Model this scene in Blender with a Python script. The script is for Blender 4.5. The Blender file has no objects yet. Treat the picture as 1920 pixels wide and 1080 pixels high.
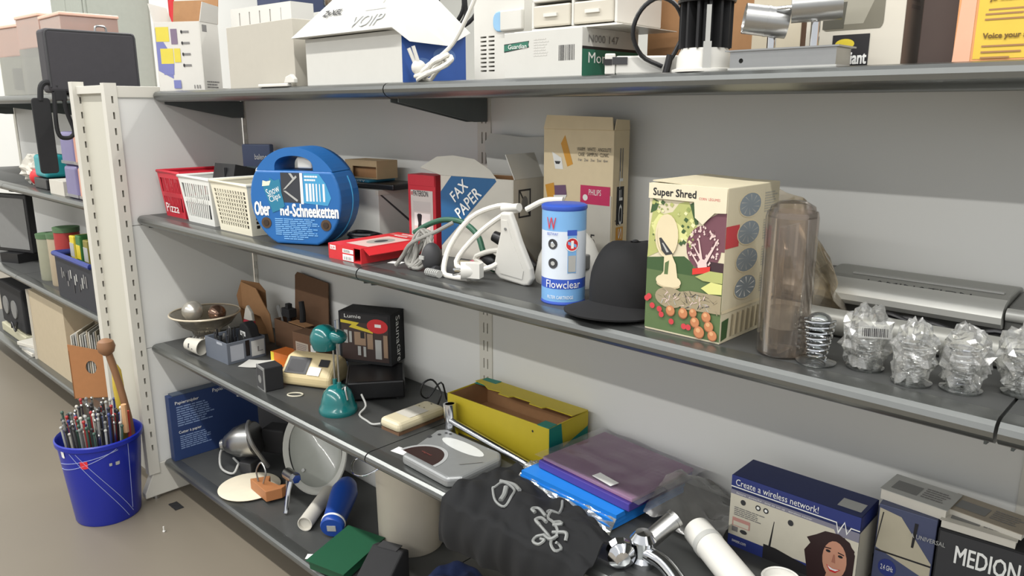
import bpy, bmesh, math, random
from mathutils import Vector, Matrix, noise
SC = bpy.context.scene
COL = SC.collection
R = math.radians
random.seed(7)

# ---------------------------------------------------------------- camera, light, exposure
cd = bpy.data.cameras.new('camera'); cam = bpy.data.objects.new('camera', cd); COL.objects.link(cam)
cam.location = (2.663, -1.379, 1.372)
cam.rotation_euler = (R(90 - 13.19), 0, R(43.70))
cd.sensor_width = 36; cd.lens = 26.9; cd.clip_start = 0.02
SC.camera = cam
W_ = bpy.data.worlds.new('store_air'); SC.world = W_; W_.use_nodes = True
bg = W_.node_tree.nodes['Background']
bg.inputs[0].default_value = (0.97, 0.985, 1.0, 1); bg.inputs[1].default_value = 0.66
def tube_row(name, y, x, power, ln=14.0):   # rows of ceiling tubes 5 m up, above the aisles
    ld = bpy.data.lights.new(name, 'AREA'); ld.shape = 'RECTANGLE'
    ld.size = ln; ld.size_y = 0.16; ld.energy = power; ld.color = (1.0, 0.985, 0.95)
    lo = bpy.data.objects.new(name, ld); COL.objects.link(lo)
    lo.location = (x, y, 5.0)
tube_row('ceiling_tubes_front_aisle_offscreen', -2.3, 1.0, 450); tube_row('ceiling_tubes_next_aisle_offscreen', -6.8, 1.0, 450); tube_row('ceiling_tubes_rear_aisle_offscreen', 2.2, -1.0, 450)
vs = SC.view_settings
vs.view_transform = 'Standard'; vs.look = 'None'; vs.gamma = 1; vs.use_curve_mapping = False
vs.exposure = 0.30

# ---------------------------------------------------------------- materials
def lin(v): v /= 255.0; return v / 12.92 if v <= 0.04045 else ((v + 0.055) / 1.055) ** 2.4
def rgb(c): return (lin(c[0]), lin(c[1]), lin(c[2]), 1)
MATS = {}
def mt(name, c, rough=0.55, metal=0.0, var=0.06, scale=40.0, bump=0.0, spec=None, coat=0.0):
    if name in MATS: return MATS[name]
    m = bpy.data.materials.new(name); m.use_nodes = True; nt = m.node_tree; b = nt.nodes['Principled BSDF']
    tc = nt.nodes.new('ShaderNodeTexCoord'); nz = nt.nodes.new('ShaderNodeTexNoise')
    nz.inputs['Scale'].default_value = scale; nz.inputs['Detail'].default_value = 4
    nt.links.new(tc.outputs['Object'], nz.inputs['Vector'])
    mx = nt.nodes.new('ShaderNodeMix'); mx.data_type = 'RGBA'
    a = rgb(c); k0, k1 = 1 - var, 1 + var
    mx.inputs[6].default_value = (a[0]*k0, a[1]*k0, a[2]*k0, 1)
    mx.inputs[7].default_value = (min(1, a[0]*k1), min(1, a[1]*k1), min(1, a[2]*k1), 1)
    nt.links.new(nz.outputs['Fac'], mx.inputs[0]); nt.links.new(mx.outputs[2], b.inputs['Base Color'])
    b.inputs['Roughness'].default_value = rough; b.inputs['Metallic'].default_value = metal
    if spec is not None: b.inputs['Specular IOR Level'].default_value = spec
    b.inputs['Coat Weight'].default_value = coat
    if bump:
        bp = nt.nodes.new('ShaderNodeBump'); bp.inputs['Strength'].default_value = bump; bp.inputs['Distance'].default_value = 0.004
        nt.links.new(nz.outputs['Fac'], bp.inputs['Height']); nt.links.new(bp.outputs['Normal'], b.inputs['Normal'])
    MATS[name] = m; return m
def film(name, c, lo=0.10, hi=0.75, rough=0.08, dif=0.12):
    # clear plastic: transparent with a Fresnel reflection and a faint milky body
    m = bpy.data.materials.new(name); m.use_nodes = True; nt = m.node_tree; n = nt.nodes; n.clear()
    out = n.new('ShaderNodeOutputMaterial'); tr = n.new('ShaderNodeBsdfTransparent'); tr.inputs[0].default_value = rgb(c)
    df = n.new('ShaderNodeBsdfDiffuse'); df.inputs[0].default_value = rgb(c)
    gl = n.new('ShaderNodeBsdfGlossy'); gl.inputs['Roughness'].default_value = rough
    fr = n.new('ShaderNodeFresnel'); fr.inputs['IOR'].default_value = 1.5
    mr = n.new('ShaderNodeMapRange'); mr.inputs[1].default_value = 0.04; mr.inputs[2].default_value = 0.7
    mr.inputs[3].default_value = lo; mr.inputs[4].default_value = hi
    m1 = n.new('ShaderNodeMixShader'); m1.inputs[0].default_value = dif
    m2 = n.new('ShaderNodeMixShader')
    nt.links.new(fr.outputs[0], mr.inputs[0]); nt.links.new(mr.outputs[0], m2.inputs[0])
    nt.links.new(tr.outputs[0], m1.inputs[1]); nt.links.new(df.outputs[0], m1.inputs[2])
    nt.links.new(m1.outputs[0], m2.inputs[1]); nt.links.new(gl.outputs[0], m2.inputs[2])
    nt.links.new(m2.outputs[0], out.inputs[0]); MATS[name] = m; return m

# ---------------------------------------------------------------- mesh helpers
class MB:
    def __init__(s): s.v = []; s.f = []; s.m = []; s.mats = []; s.M = Matrix.Identity(4)
    def mi(s, mat):
        if mat not in s.mats: s.mats.append(mat)
        return s.mats.index(mat)
    def add(s, vs, fs, mat):
        o = len(s.v); s.v += [tuple(s.M @ Vector(p)) for p in vs]; i = s.mi(mat)
        for f in fs: s.f.append([o + k for k in f]); s.m.append(i)
        return s
    def box(s, c, d, mat, rz=0, M=None):
        x, y, z = d[0]/2, d[1]/2, d[2]/2; T = Matrix.Translation(c) @ (M or Matrix.Rotation(rz, 4, 'Z'))
        vs = [tuple(T @ Vector((a*x, b*y, e*z))) for e in (-1, 1) for a, b in ((-1,-1),(1,-1),(1,1),(-1,1))]
        return s.add(vs, [(3,2,1,0),(4,5,6,7),(0,1,5,4),(1,2,6,5),(2,3,7,6),(3,0,4,7)], mat)
    def b6(s, x0, x1, y0, y1, z0, z1, mat): return s.box(((x0+x1)/2,(y0+y1)/2,(z0+z1)/2),(x1-x0,y1-y0,z1-z0),mat)
    def cyl(s, p0, p1, r0, mat, r1=None, n=20, cap=True):
        p0, p1 = Vector(p0), Vector(p1); r1 = r0 if r1 is None else r1; ax = (p1-p0).normalized()
        u = ax.orthogonal().normalized(); w = ax.cross(u)
        vs = [tuple(p + (u*math.cos(2*math.pi*k/n) + w*math.sin(2*math.pi*k/n))*r) for p, r in ((p0,r0),(p1,r1)) for k in range(n)]
        fs = [(k, (k+1) % n, n+(k+1) % n, n+k) for k in range(n)]
        if cap: fs += [tuple(range(n-1,-1,-1)), tuple(range(n, 2*n))]
        return s.add(vs, fs, mat)
    def lathe(s, prof, mat, n=32, c=(0,0,0), M=None, sx=1, sy=1):
        vs = []; fs = []; T = Matrix.Translation(c) @ (M or Matrix.Identity(4))
        for r, z in prof:
            for k in range(n):
                a = 2*math.pi*k/n; vs.append(tuple(T @ Vector((r*math.cos(a)*sx, r*math.sin(a)*sy, z))))
        for i in range(len(prof)-1):
            for k in range(n): fs.append((i*n+k, i*n+(k+1) % n, (i+1)*n+(k+1) % n, (i+1)*n+k))
        if prof[0][0] > 1e-4 and getattr(s,'captop',True): fs.append(tuple(range(n-1,-1,-1)))
        if prof[-1][0] > 1e-4 and abs(prof[-1][0]-prof[0][0])+abs(prof[-1][1]-prof[0][1]) > 1e-4 and getattr(s,'captop',True): fs.append(tuple(range((len(prof)-1)*n, len(prof)*n)))
        return s.add(vs, fs, mat)
    def ball(s, c, r, mat, n=20, m=12, sc=(1,1,1)):
        vs = []; fs = []
        for i in range(m+1):
            t = math.pi*i/m
            for k in range(n):
                a = 2*math.pi*k/n; vs.append((c[0]+r*sc[0]*math.sin(t)*math.cos(a), c[1]+r*sc[1]*math.sin(t)*math.sin(a), c[2]+r*sc[2]*math.cos(t)))
        for i in range(m):
            for k in range(n): fs.append((i*n+k, (i+1)*n+k, (i+1)*n+(k+1) % n, i*n+(k+1) % n))
        return s.add(vs, fs, mat)
    def prism(s, poly, t0, t1, mat, plane='xy'):
        # extrude a polygon: plane 'xy' along z, 'xz' along y, 'yz' along x
        def P(a, b, t): return (a,b,t) if plane == 'xy' else ((a,t,b) if plane == 'xz' else (t,a,b))
        n = len(poly); vs = [P(a,b,t0) for a,b in poly] + [P(a,b,t1) for a,b in poly]
        fs = [tuple(range(n-1,-1,-1)), tuple(range(n,2*n))] + [(k,(k+1) % n,n+(k+1) % n,n+k) for k in range(n)]
        return s.add(vs, fs, mat)
    def tube(s, pts, r, mat, n=8, smooth=4, closed=False, cap=True):
        P = [Vector(p) for p in pts]
        if smooth > 1: P = catmull(P, smooth, closed)
        rings = []; up = None
        for i, p in enumerate(P):
            a = P[i-1] if (i > 0 or closed) else p; b = P[(i+1) % len(P)] if (i < len(P)-1 or closed) else p
            t = (b-a); t = t.normalized() if t.length > 1e-9 else Vector((0,0,1))
            if up is None: up = t.orthogonal().normalized()
            up = (up - t*up.dot(t)); up = up.normalized() if up.length > 1e-6 else t.orthogonal().normalized()
            w = t.cross(up); rr = r(i/(len(P)-1)) if callable(r) else r
            rings.append([tuple(p + (up*math.cos(2*math.pi*k/n) + w*math.sin(2*math.pi*k/n))*rr) for k in range(n)])
        vs = [q for g in rings for q in g]; fs = []; L = len(rings)
        for i in range(L if closed else L-1):
            j = (i+1) % L
            for k in range(n): fs.append((i*n+k, i*n+(k+1) % n, j*n+(k+1) % n, j*n+k))
        if not closed and cap: fs += [tuple(range(n-1,-1,-1)), tuple(range((L-1)*n, L*n))]
        return s.add(vs, fs, mat)
    def sheet(s, fn, nu, nv, mat, th=0.0):
        # a surface fn(u,v) for u,v in 0..1, with thickness th downwards along its normal
        g = [[Vector(fn(i/nu, j/nv)) for i in range(nu+1)] for j in range(nv+1)]
        vs = [tuple(p) for row in g for p in row]; k = nu+1
        fs = [(j*k+i, j*k+i+1, (j+1)*k+i+1, (j+1)*k+i) for j in range(nv) for i in range(nu)]
        if th:
            o = len(vs)
            for j in range(nv+1):
                for i in range(nu+1):
                    du = g[j][min(i+1,nu)]-g[j][max(i-1,0)]; dv = g[min(j+1,nv)][i]-g[max(j-1,0)][i]
                    nn = du.cross(dv); nn = nn.normalized() if nn.length > 1e-12 else Vector((0,0,1))
                    vs.append(tuple(g[j][i]-nn*th))
            fs += [tuple(o+q for q in reversed(f)) for f in fs[:nu*nv]]
            rim = [i for i in range(nu)] + [j*k+nu for j in range(nv)] + [nv*k+i for i in range(nu,0,-1)] + [j*k for j in range(nv,0,-1)]
            for a in range(len(rim)):
                b = rim[(a+1) % len(rim)]; a = rim[a]; fs.append((b, a, o+a, o+b))
        return s.add(vs, fs, mat)
    def build(s, name, parent=None, smooth=False, bevel=0.0, seg=2, auto=35):
        me = bpy.data.meshes.new(name); me.from_pydata(s.v, [], s.f)
        for m in s.mats: me.materials.append(m)
        me.polygons.foreach_set('material_index', s.m)
        me.update()
        if smooth: me.polygons.foreach_set('use_smooth', [True]*len(me.polygons)); me.set_sharp_from_angle(angle=R(auto))
        o = bpy.data.objects.new(name, me); COL.objects.link(o); o.parent = parent
        if bevel:
            b = o.modifiers.new('bevel', 'BEVEL'); b.width = bevel; b.segments = seg; b.limit_method = 'ANGLE'; b.angle_limit = R(40)
        return o
def cut(o, cutter):
    # cut real openings into a mesh object
    c = cutter.build('cutter')
    for me in (o.data, c.data):
        bm = bmesh.new(); bm.from_mesh(me); bmesh.ops.recalc_face_normals(bm, faces=bm.faces); bm.to_mesh(me); bm.free()
    m = o.modifiers.new('cut', 'BOOLEAN'); m.operation = 'DIFFERENCE'; m.solver = 'EXACT'; m.object = c
    mw = o.parent; o.parent = None; bpy.context.view_layer.update()
    bv = [q for q in o.modifiers if q.type == 'BEVEL']
    for q in bv: q.show_viewport = False
    me = bpy.data.meshes.new_from_object(o.evaluated_get(bpy.context.evaluated_depsgraph_get()))
    o.modifiers.clear(); o.data = me; o.parent = mw; bpy.data.objects.remove(c); return o
def catmull(P, k, closed=False):
    out = []; n = len(P)
    for i in range(n if closed else n-1):
        p1, p2 = P[i], P[(i+1) % n]
        p0 = P[i-1] if (i > 0 or closed) else p1*2-p2
        p3 = P[(i+2) % n] if (i+2 < n or closed) else p2*2-p1
        for j in range(k):
            t = j/k; out.append(0.5*((2*p1)+(p2-p0)*t+(2*p0-5*p1+4*p2-p3)*t*t+(3*p1-p0-3*p2+p3)*t**3))
    if not closed: out.append(P[-1])
    return out
def rrect(x0, y0, x1, y1, r, n=4):
    out = []
    for cx, cy, a0 in ((x1-r,y1-r,0),(x0+r,y1-r,90),(x0+r,y0+r,180),(x1-r,y0+r,270)):
        for k in range(n+1):
            a = R(a0+90*k/n); out.append((cx+r*math.cos(a), cy+r*math.sin(a)))
    return out
def ell(cx, cy, rx, ry, n=24, a0=0, a1=360): return [(cx+rx*math.cos(R(a0+(a1-a0)*k/n)), cy+ry*math.sin(R(a0+(a1-a0)*k/n))) for k in range(n if a1-a0 == 360 else n+1)]
def thing(name, label, cat, loc, rz=0.0, group=None):
    o = bpy.data.objects.new(name, None); o.empty_display_size = 0.05; COL.objects.link(o)
    o.location = loc; o.rotation_euler = (0, 0, R(rz)); o['label'] = label; o['category'] = cat
    if group: o['group'] = group
    return o
def tag(o, label, cat, group=None):
    o['label'] = label; o['category'] = cat
    if group: o['group'] = group
    return o
def struct(o): o['kind'] = 'structure'; return o
def copy_tree(o, parent=None):
    c = o.copy(); COL.objects.link(c); c.parent = parent
    for ch in list(o.children): copy_tree(ch, c)
    return c

# flat print: polygons and lettering on a face (o,u,v,n,w,h); coordinates are fractions of the face
class Face:
    def __init__(s, o, u, v, w, h):
        s.o = Vector(o); s.u = Vector(u).normalized(); s.v = Vector(v).normalized(); s.n = s.u.cross(s.v); s.w = w; s.h = h
    def p(s, a, b, t=0.0): return tuple(s.o + s.u*(a*s.w) + s.v*(b*s.h) + s.n*t)
def faces(w, d, h):
    return dict(front=Face((-w/2,-d/2,0),(1,0,0),(0,0,1),w,h), right=Face((w/2,-d/2,0),(0,1,0),(0,0,1),d,h),
                left=Face((-w/2,d/2,0),(0,-1,0),(0,0,1),d,h), top=Face((-w/2,-d/2,h),(1,0,0),(0,1,0),w,d),
                back=Face((w/2,d/2,0),(-1,0,0),(0,0,1),w,h))
def prints(parent, F, items, name='print', lift=0.0004, step=0.00012):
    b = MB(); t = lift
    for mat, kind, *a in items:
        if kind == 'r': poly = [(a[0],a[1]),(a[2],a[1]),(a[2],a[3]),(a[0],a[3])]
        elif kind == 'c': poly = ell(a[0],a[1],a[2],a[3],20)
        elif kind == 'lines':
            x0,y0,x1,y1,n = a; hh = (y1-y0)/n; rs = random.Random(int(x0*997+y0*131+n))
            for k in range(n):
                xe = x0+(x1-x0)*rs.uniform(0.7,1.0); yb = y1-(k+0.8)*hh; xx = x0
                while xx < xe-0.001:
                    xw = min(xe, xx+(x1-x0)*rs.uniform(0.08,0.22))
                    b.add([F.p(xx,yb,t),F.p(xw,yb,t),F.p(xw,yb+hh*0.5,t),F.p(xx,yb+hh*0.5,t)],[(0,1,2,3)],mat); xx = xw+(x1-x0)*0.02
            t += step; continue
        elif kind == 'bars':
            x0,y0,x1,y1,n = a; rs = random.Random(n)
            for k in range(n):
                xa = x0+(x1-x0)*k/n; xb = xa+(x1-x0)/n*rs.uniform(0.25,0.75)
                b.add([F.p(xa,y0,t),F.p(xb,y0,t),F.p(xb,y1,t),F.p(xa,y1,t)],[(0,1,2,3)],mat)
            t += step; continue
        else: poly = a[0]
        b.add([F.p(x,y,t) for x,y in poly], [tuple(range(len(poly)))], mat); t += step
    return b.build(name, parent)
TXT = {}
def glyphs(s):
    if s not in TXT:
        cu = bpy.data.curves.new('t', 'FONT'); cu.body = s; cu.resolution_u = 2
        ob = bpy.data.objects.new('t', cu); me = bpy.data.meshes.new_from_object(ob)
        vs = [tuple(v.co) for v in me.vertices]; fs = [tuple(p.vertices) for p in me.polygons]
        bpy.data.objects.remove(ob); bpy.data.meshes.remove(me); bpy.data.curves.remove(cu)
        xs = [v[0] for v in vs]; ys = [v[1] for v in vs]
        x0,x1,y0,y1 = min(xs),max(xs),min(ys),max(ys)
        TXT[s] = ([((v[0]-x0)/(x1-x0),(v[1]-y0)/(y1-y0)) for v in vs], fs)
    return TXT[s]
def texts(parent, F, items, name='lettering', lift=0.0016, bold=0.0):
    # items: (text, mat, x0,y0,x1,y1[,rot degrees about the rectangle centre, in face metres])
    for s, mat, x0, y0, x1, y1, *rot in items:
        b = MB(); vs, fs = glyphs(s); a = R(rot[0]) if rot else 0
        W, H = (x1-x0)*F.w, (y1-y0)*F.h; cx, cy = (x0+x1)/2*F.w, (y0+y1)/2*F.h
        offs = [(0,0)] if not bold else [(0,0),(bold,0),(0,bold),(bold,bold)]
        for k, (ox, oy) in enumerate(offs):
            pts = []
            for u, v in vs:
                px, py = (u-0.5)*W+ox*F.h, (v-0.5)*H+oy*F.h
                X, Y = cx+px*math.cos(a)-py*math.sin(a), cy+px*math.sin(a)+py*math.cos(a)
                pts.append(tuple(F.o+F.u*X+F.v*Y+F.n*(lift+k*0.00005)))
            b.add(pts, fs, mat)
        b.build(name, parent)
def carton(name, label, cat, A, B, d, h, z, mat, group=None, bevel=0.0012, body='body'):
    # closed box standing with its front bottom edge from A to B
    w = math.hypot(B[0]-A[0], B[1]-A[1]); a = math.atan2(B[1]-A[1], B[0]-A[0])
    cx, cy = (A[0]+B[0])/2 - math.sin(a)*d/2, (A[1]+B[1])/2 + math.cos(a)*d/2
    t = thing(name, label, cat, (cx, cy, z), math.degrees(a), group)
    if mat is not None: MB().box((0,0,h/2),(w,d,h),mat).build(body, t, bevel=bevel)
    return t, faces(w, d, h), w
def open_box(t, w, d, h, mat, inner, th=0.003, body='body'):
    b = MB()
    b.box((0,0,th/2),(w,d,th),mat)
    for sx in (-1,1): b.box((sx*(w/2-th/2),0,h/2+th/2),(th,d,h-th),mat)
    for sy in (-1,1): b.box((0,sy*(d/2-th/2),h/2+th/2),(w-2*th,th,h-th),mat)
    o = b.build(body, t, bevel=0.0006)
    if inner is not None:
        i = MB(); e = 0.0006
        for sx in (-1,1): i.box((sx*(w/2-th-e/2),0,h/2),(e,d-2*th-2*e,h-2*th),inner)
        for sy in (-1,1): i.box((0,sy*(d/2-th-e/2),h/2),(w-2*th-2*e,e,h-2*th),inner)
        i.build('lining', t)
    return o
L1, L2, L3, L4 = 1.428, 1.024, 0.574, 0.141

# common materials
M_panel = mt('panel_enamel', (212,212,208), 0.45, var=0.03, scale=3)
M_post = mt('post_enamel', (200,197,187), 0.42, var=0.03, scale=5)
M_cream = mt('cream_enamel', (190,187,174), 0.45, var=0.03, scale=4)
M_slot = mt('slot_dark', (22,22,22), 0.9)
M_lip = mt('lip_aluminium', (122,124,122), 0.29, metal=0.85, var=0.05, scale=60)
M_deck = mt('deck_grey', (64,65,64), 0.5, var=0.12, scale=25)
M_under = mt('deck_underside', (128,132,128), 0.55, var=0.05, scale=8)
M_brk = mt('bracket_grey', (96,102,102), 0.5, metal=0.3)
M_white = mt('white_card', (194,193,187), 0.6, var=0.03)
M_offw = mt('offwhite_card', (196,192,181), 0.65, var=0.04)
M_wplast = mt('white_plastic', (208,206,199), 0.35, var=0.02)
M_ivory = mt('ivory_plastic', (206,196,166), 0.38, var=0.03)
M_black = mt('black_plastic', (22,22,24), 0.38, var=0.15)
M_blackm = mt('black_matte', (26,26,28), 0.8, var=0.2)
M_dark = mt('dark_grey', (52,52,54), 0.6)
M_grey = mt('mid_grey', (120,120,118), 0.6)
M_lgrey = mt('light_grey', (170,170,166), 0.6)
M_kraft = mt('kraft_board', (158,118,80), 0.85, var=0.10, scale=60)
M_kraftd = mt('kraft_dark', (104,76,54), 0.85, var=0.10, scale=60)
M_chrome = mt('chrome', (215,217,220), 0.10, metal=1.0, var=0.02)
M_steel = mt('brushed_steel', (172,172,170), 0.30, metal=1.0, var=0.05, scale=90)
M_silver = mt('silver_plastic', (176,178,178), 0.32, metal=0.55, var=0.03)
M_red = mt('red_print', (200,40,46), 0.5)
M_ink = mt('black_ink', (30,28,30), 0.6)
M_inkg = mt('grey_ink', (120,118,116), 0.6)
M_wink = mt('white_ink', (232,232,228), 0.55)
M_yel = mt('yellow_print', (212,190,52), 0.5)
M_film = film('clear_plastic', (236,236,230))
# ---------------------------------------------------------------- setting
def floor_mat():
    m = mt('floor_lino', (118,110,97), 0.42, var=0.06, scale=2.2); return m
struct(MB().b6(-8, 6, -8, 7, -0.05, 0, floor_mat()).build('floor'))
struct(MB().b6(-8, 6, 7, 7.1, -0.05, 5.2, mt('far_wall_paint', (196,196,190), 0.8, var=0.05, scale=1)).build('wall_back'))
struct(MB().b6(-8.1, -8, -8, 7.1, -0.05, 5.2, mt('side_wall_paint', (224,224,220), 0.8, var=0.05, scale=1)).build('wall_left'))

# shelving frame: posts, panels, rails, base legs
def post(b, x, y, z0, z1, sx, sy): b.b6(x-sx/2, x+sx/2, y-sy/2, y+sy/2, z0, z1, M_post)
def slots_x(xf, y, z0, z1, step=0.05, w=0.006, h=0.022):
    b = MB(); z = z0
    while z < z1: b.b6(xf-0.022, xf+0.004, y-w/2, y+w/2, z-h/2, z+h/2, M_post); z += step
    return b
def slots_y(x, yf, z0, z1, step=0.05, w=0.004, h=0.028):
    b = MB(); z = z0
    while z < z1:
        for dx in (-0.007, 0.007): b.b6(x+dx-w/2, x+dx+w/2, yf-0.004, yf+0.026, z-h/2, z+h/2, M_post)
        z += step
    return b
fr = thing('shelving_frame', 'white steel shelving frame with slotted posts and plain back panels', 'shelving', (0, 0, 0))
for i in range(3):
    x0, x1 = 1.25*i, 1.25*(i+1)
    for z0, z1 in ((0.10, 0.50), (0.502, 0.95), (0.952, 1.445)):
        MB().b6(x0+0.02, x1-0.02, 0.0, 0.018, z0, z1, M_panel).build('back_panel', fr)
for i in range(4):
    x = 1.25*i
    b = MB(); b.b6(x-0.024+(0.022 if i == 0 else 0), x+0.024, -0.003, 0.03, 0.0, 1.447, M_post); cut(b.build('post', fr), slots_y(x+(0.012 if i == 0 else 0), -0.003, 0.20, 1.43))
    if i:
        b = MB(); b.prism([(-0.44,0.0),(-0.44,0.04),(-0.40,0.088),(-0.008,0.088),(-0.008,0.0)], x-0.015, x+0.015, M_post, 'yz'); b.build('base_leg', fr, bevel=0.002)
# end wall at the left: panel facing along the shelves, front post on a base leg, cream panel and corner post
ew = thing('end_wall', 'white shelving end wall with slotted front posts and cream side panel', 'shelving', (0, 0, 0))
for z0, z1 in ((0.135, 0.56), (0.562, 0.99), (0.992, 1.405)):
    MB().b6(-0.022, -0.006, -0.428, -0.004, z0, z1, M_panel).build('panel', ew)
MB().b6(-0.026, 0.0, -0.428, -0.004, 1.407, 1.443, M_post).build('top_rail', ew, bevel=0.0015)
p1 = MB(); p1.b6(-0.026, 0.004, -0.464, -0.426, 0.10, 1.452, M_post); cut(p1.build('post', ew), slots_x(0.004, -0.442, 0.20, 1.43))
p2 = MB(); p2.b6(-0.328, -0.293, -0.464, -0.426, 0.0, 1.462, M_post); cut(p2.build('post', ew), slots_x(-0.293, -0.442, 0.20, 1.43))
MB().b6(-0.293, -0.026, -0.438, -0.424, 0.08, 1.42, M_cream).build('side_panel', ew)
MB().b6(-0.293, -0.026, -0.452, -0.424, 1.42, 1.446, M_post).build('top_rail', ew, bevel=0.0015)
b = MB(); b.prism([(-0.482,0.012),(-0.482,0.030),(-0.440,0.118),(-0.428,0.134),(-0.02,0.134),(-0.02,0.012)], -0.034, -0.002, M_post, 'yz'); b.build('base_leg', ew, bevel=0.003)
b = MB(); b.cyl((-0.018,-0.44,0.0),(-0.018,-0.44,0.012),0.014,M_steel,n=12); b.build('levelling_foot', ew)

LIP = [(0.030,0.0),(0.006,0.0),(-0.002,-0.002),(-0.008,-0.007),(-0.0105,-0.014),(-0.009,-0.021),(-0.004,-0.027),(0.003,-0.031),(0.010,-0.034),(0.030,-0.034)]
ORD = {0:'the first bay by the end wall', 1:'the second bay', 2:'the third bay', 3:'the bay beyond the end wall'}
def shelf_board(x0, x1, z, dep, label, group):
    t = thing('shelf_board', label, 'shelf', ((x0+x1)/2, 0, z), 0, group)
    w = x1-x0-0.004
    b = MB(); b.b6(-w/2, w/2, -dep+0.0402, -0.006, -0.006, 0.0, M_deck); b.b6(-w/2, w/2, -dep+0.0402, -0.006, -0.030, -0.0062, M_under); b.build('deck', t)
    b = MB(); b.M = Matrix.Translation((0,-dep+0.010,0)); b.prism(LIP, -w/2, w/2, M_lip, 'yz'); b.build('front_lip', t, smooth=True, auto=25)
    for sx in ((-1, 1) if z > 0.3 else ()):
        x = sx*(w/2-0.012); b = MB()
        b.prism([(-dep+0.03,-0.031),(-0.006,-0.031),(-0.006,-0.088),(-0.05,-0.088),(-dep+0.03,-0.042)], x-0.0015, x+0.0015, M_brk, 'yz'); b.build('bracket', t)
    return t
NAMES = {L1:'upper', L2:'second', L3:'third', L4:'bottom'}
BUILT = {L1:'holding white cartons and lamps', L2:'holding the blue snow chain case', L3:'holding the yellow carton', L4:'close to the floor'}
for i in range(3):
    for z, dep in ((L1,0.313),(L2,0.407),(L3,0.407),(L4,0.407)):
        shelf_board(1.25*i+(0.002 if i == 0 else 0), 1.25*(i+1), z, dep, 'grey %s shelf with rounded aluminium lip in %s' % (NAMES[z], ORD[i]), 'shelf boards of the shelving')
# rear side of the same shelving: top boards behind the back panel
for i in range(2):
    t = thing('shelf_board', 'grey top shelf behind the back panel of %s' % ORD[i], 'shelf', (1.25*i+0.625, 0.03, L1), 0, 'rear top shelves')
    b = MB(); b.b6(-0.62, 0.62, 0.006, 0.36, -0.03, 0, M_deck); b.build('deck', t)
# shelving beyond the end wall
fb = thing('shelving_frame', 'white shelving frame standing beyond the end wall', 'shelving', (-0.40, 0, 0))
for z0, z1 in ((0.10, 0.50), (0.502, 0.95), (0.952, 1.445)):
    for k in range(2): MB().b6(-1.25*(k+1)+0.02, -1.25*k-0.02, 0.0, 0.018, z0, z1, M_panel).build('back_panel', fb)
for k in range(3):
    b = MB(); b.b6(-1.25*k-0.024, -1.25*k+0.024, -0.003, 0.03, 0, 1.447, M_cream); b.build('post', fb)
for k in range(2):
    for z in (L1, L2, L3, L4):
        shelf_board(-0.40-1.25*(k+1), -0.40-1.25*k, z, 0.407, 'grey %s shelf %s' % (NAMES[z], ('just past the end wall', 'at the far end of the row')[k]), 'shelf boards beyond the end wall')
# ---------------------------------------------------------------- second shelf
def basket(name, label, x0, x1, y0, dep, h, mat, style, flare=0.014):
    t = thing(name, label, 'basket', ((x0+x1)/2, y0+dep/2, L2), 0, 'plastic baskets beside the end wall')
    w = x1-x0
    def wall(a, b, a2, b2, n, rows, slant):
        # lattice wall between bottom edge a-b and top edge a2-b2
        a, b, a2, b2 = map(Vector, (a, b, a2, b2)); m = MB(); nrm = ((b-a).cross(a2-a)).normalized()*0.0022
        def P(u, v): return (a.lerp(b,u)).lerp(a2.lerp(b2,u), v)
        def strip(q):
            m.add([tuple(p) for p in q]+[tuple(p-nrm) for p in q], [(0,1,2,3),(7,6,5,4),(0,4,5,1),(1,5,6,2),(2,6,7,3),(3,7,4,0)], mat)
        e = 0.07
        strip([P(0,0),P(1,0),P(1,0.12),P(0,0.12)]); strip([P(0,0.86),P(1,0.86),P(1,1),P(0,1)])
        strip([P(0,0.12),P(e,0.12),P(e,0.86),P(0,0.86)]); strip([P(1-e,0.12),P(1,0.12),P(1,0.86),P(1-e,0.86)])
        for k in range(1, n):
            u = e+(1-2*e)*k/n; bw = (1-2*e)/n*0.22; s_ = slant
            ub, ut = min(max(u-s_,e),1-e), min(max(u+s_,e),1-e)
            strip([P(ub-bw,0.12),P(ub+bw,0.12),P(ut+bw,0.86),P(ut-bw,0.86)])
        for k in range(1, rows):
            v = 0.12+0.74*k/rows; bv = 0.74/rows*0.13
            strip([P(e,v-bv),P(1-e,v-bv),P(1-e,v+bv),P(e,v+bv)])
        m.build('lattice_wall', t)
    hw, hd, f = w/2, dep/2, flare
    B = [(-hw,-hd,0.002),(hw,-hd,0.002),(hw,hd,0.002),(-hw,hd,0.002)]; T = [(-hw-f,-hd-f,h),(hw+f,-hd-f,h),(hw+f,hd+f,h),(-hw-f,hd+f,h)]
    for k in range(4):
        j = (k+1) % 4; nn = (12 if k % 2 == 0 else 14)
        wall(B[k], B[j], T[k], T[j], nn if style else 12, 9 if style else 2, 0.0 if style else 0.03)
    MB().b6(-hw, hw, -hd, hd, 0, 0.003, mat).build('floor_panel', t)
    r = MB(); r.tube([(p[0],p[1],h) for p in T], 0.005, mat, n=8, smooth=1, closed=True); r.build('rim', t, smooth=True)
    return t
M_redp = mt('red_basket_plastic', (196,40,56), 0.4, var=0.05); M_crm = mt('cream_basket_plastic', (226,220,198), 0.42, var=0.03); M_wb = mt('white_basket_plastic', (222,222,216), 0.42, var=0.03)
rb = basket('plastic_basket', 'red lattice plastic basket against the white end wall', 0.060, 0.205, -0.330, 0.20, 0.148, M_redp, 0)
texts(rb, Face((-0.0725,-0.104,0.0),(1,0,0),(0,-0.09,1),0.145,0.148), [('Pizza', M_wink, 0.2, 0.12, 0.85, 0.32)], lift=0.004)
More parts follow.
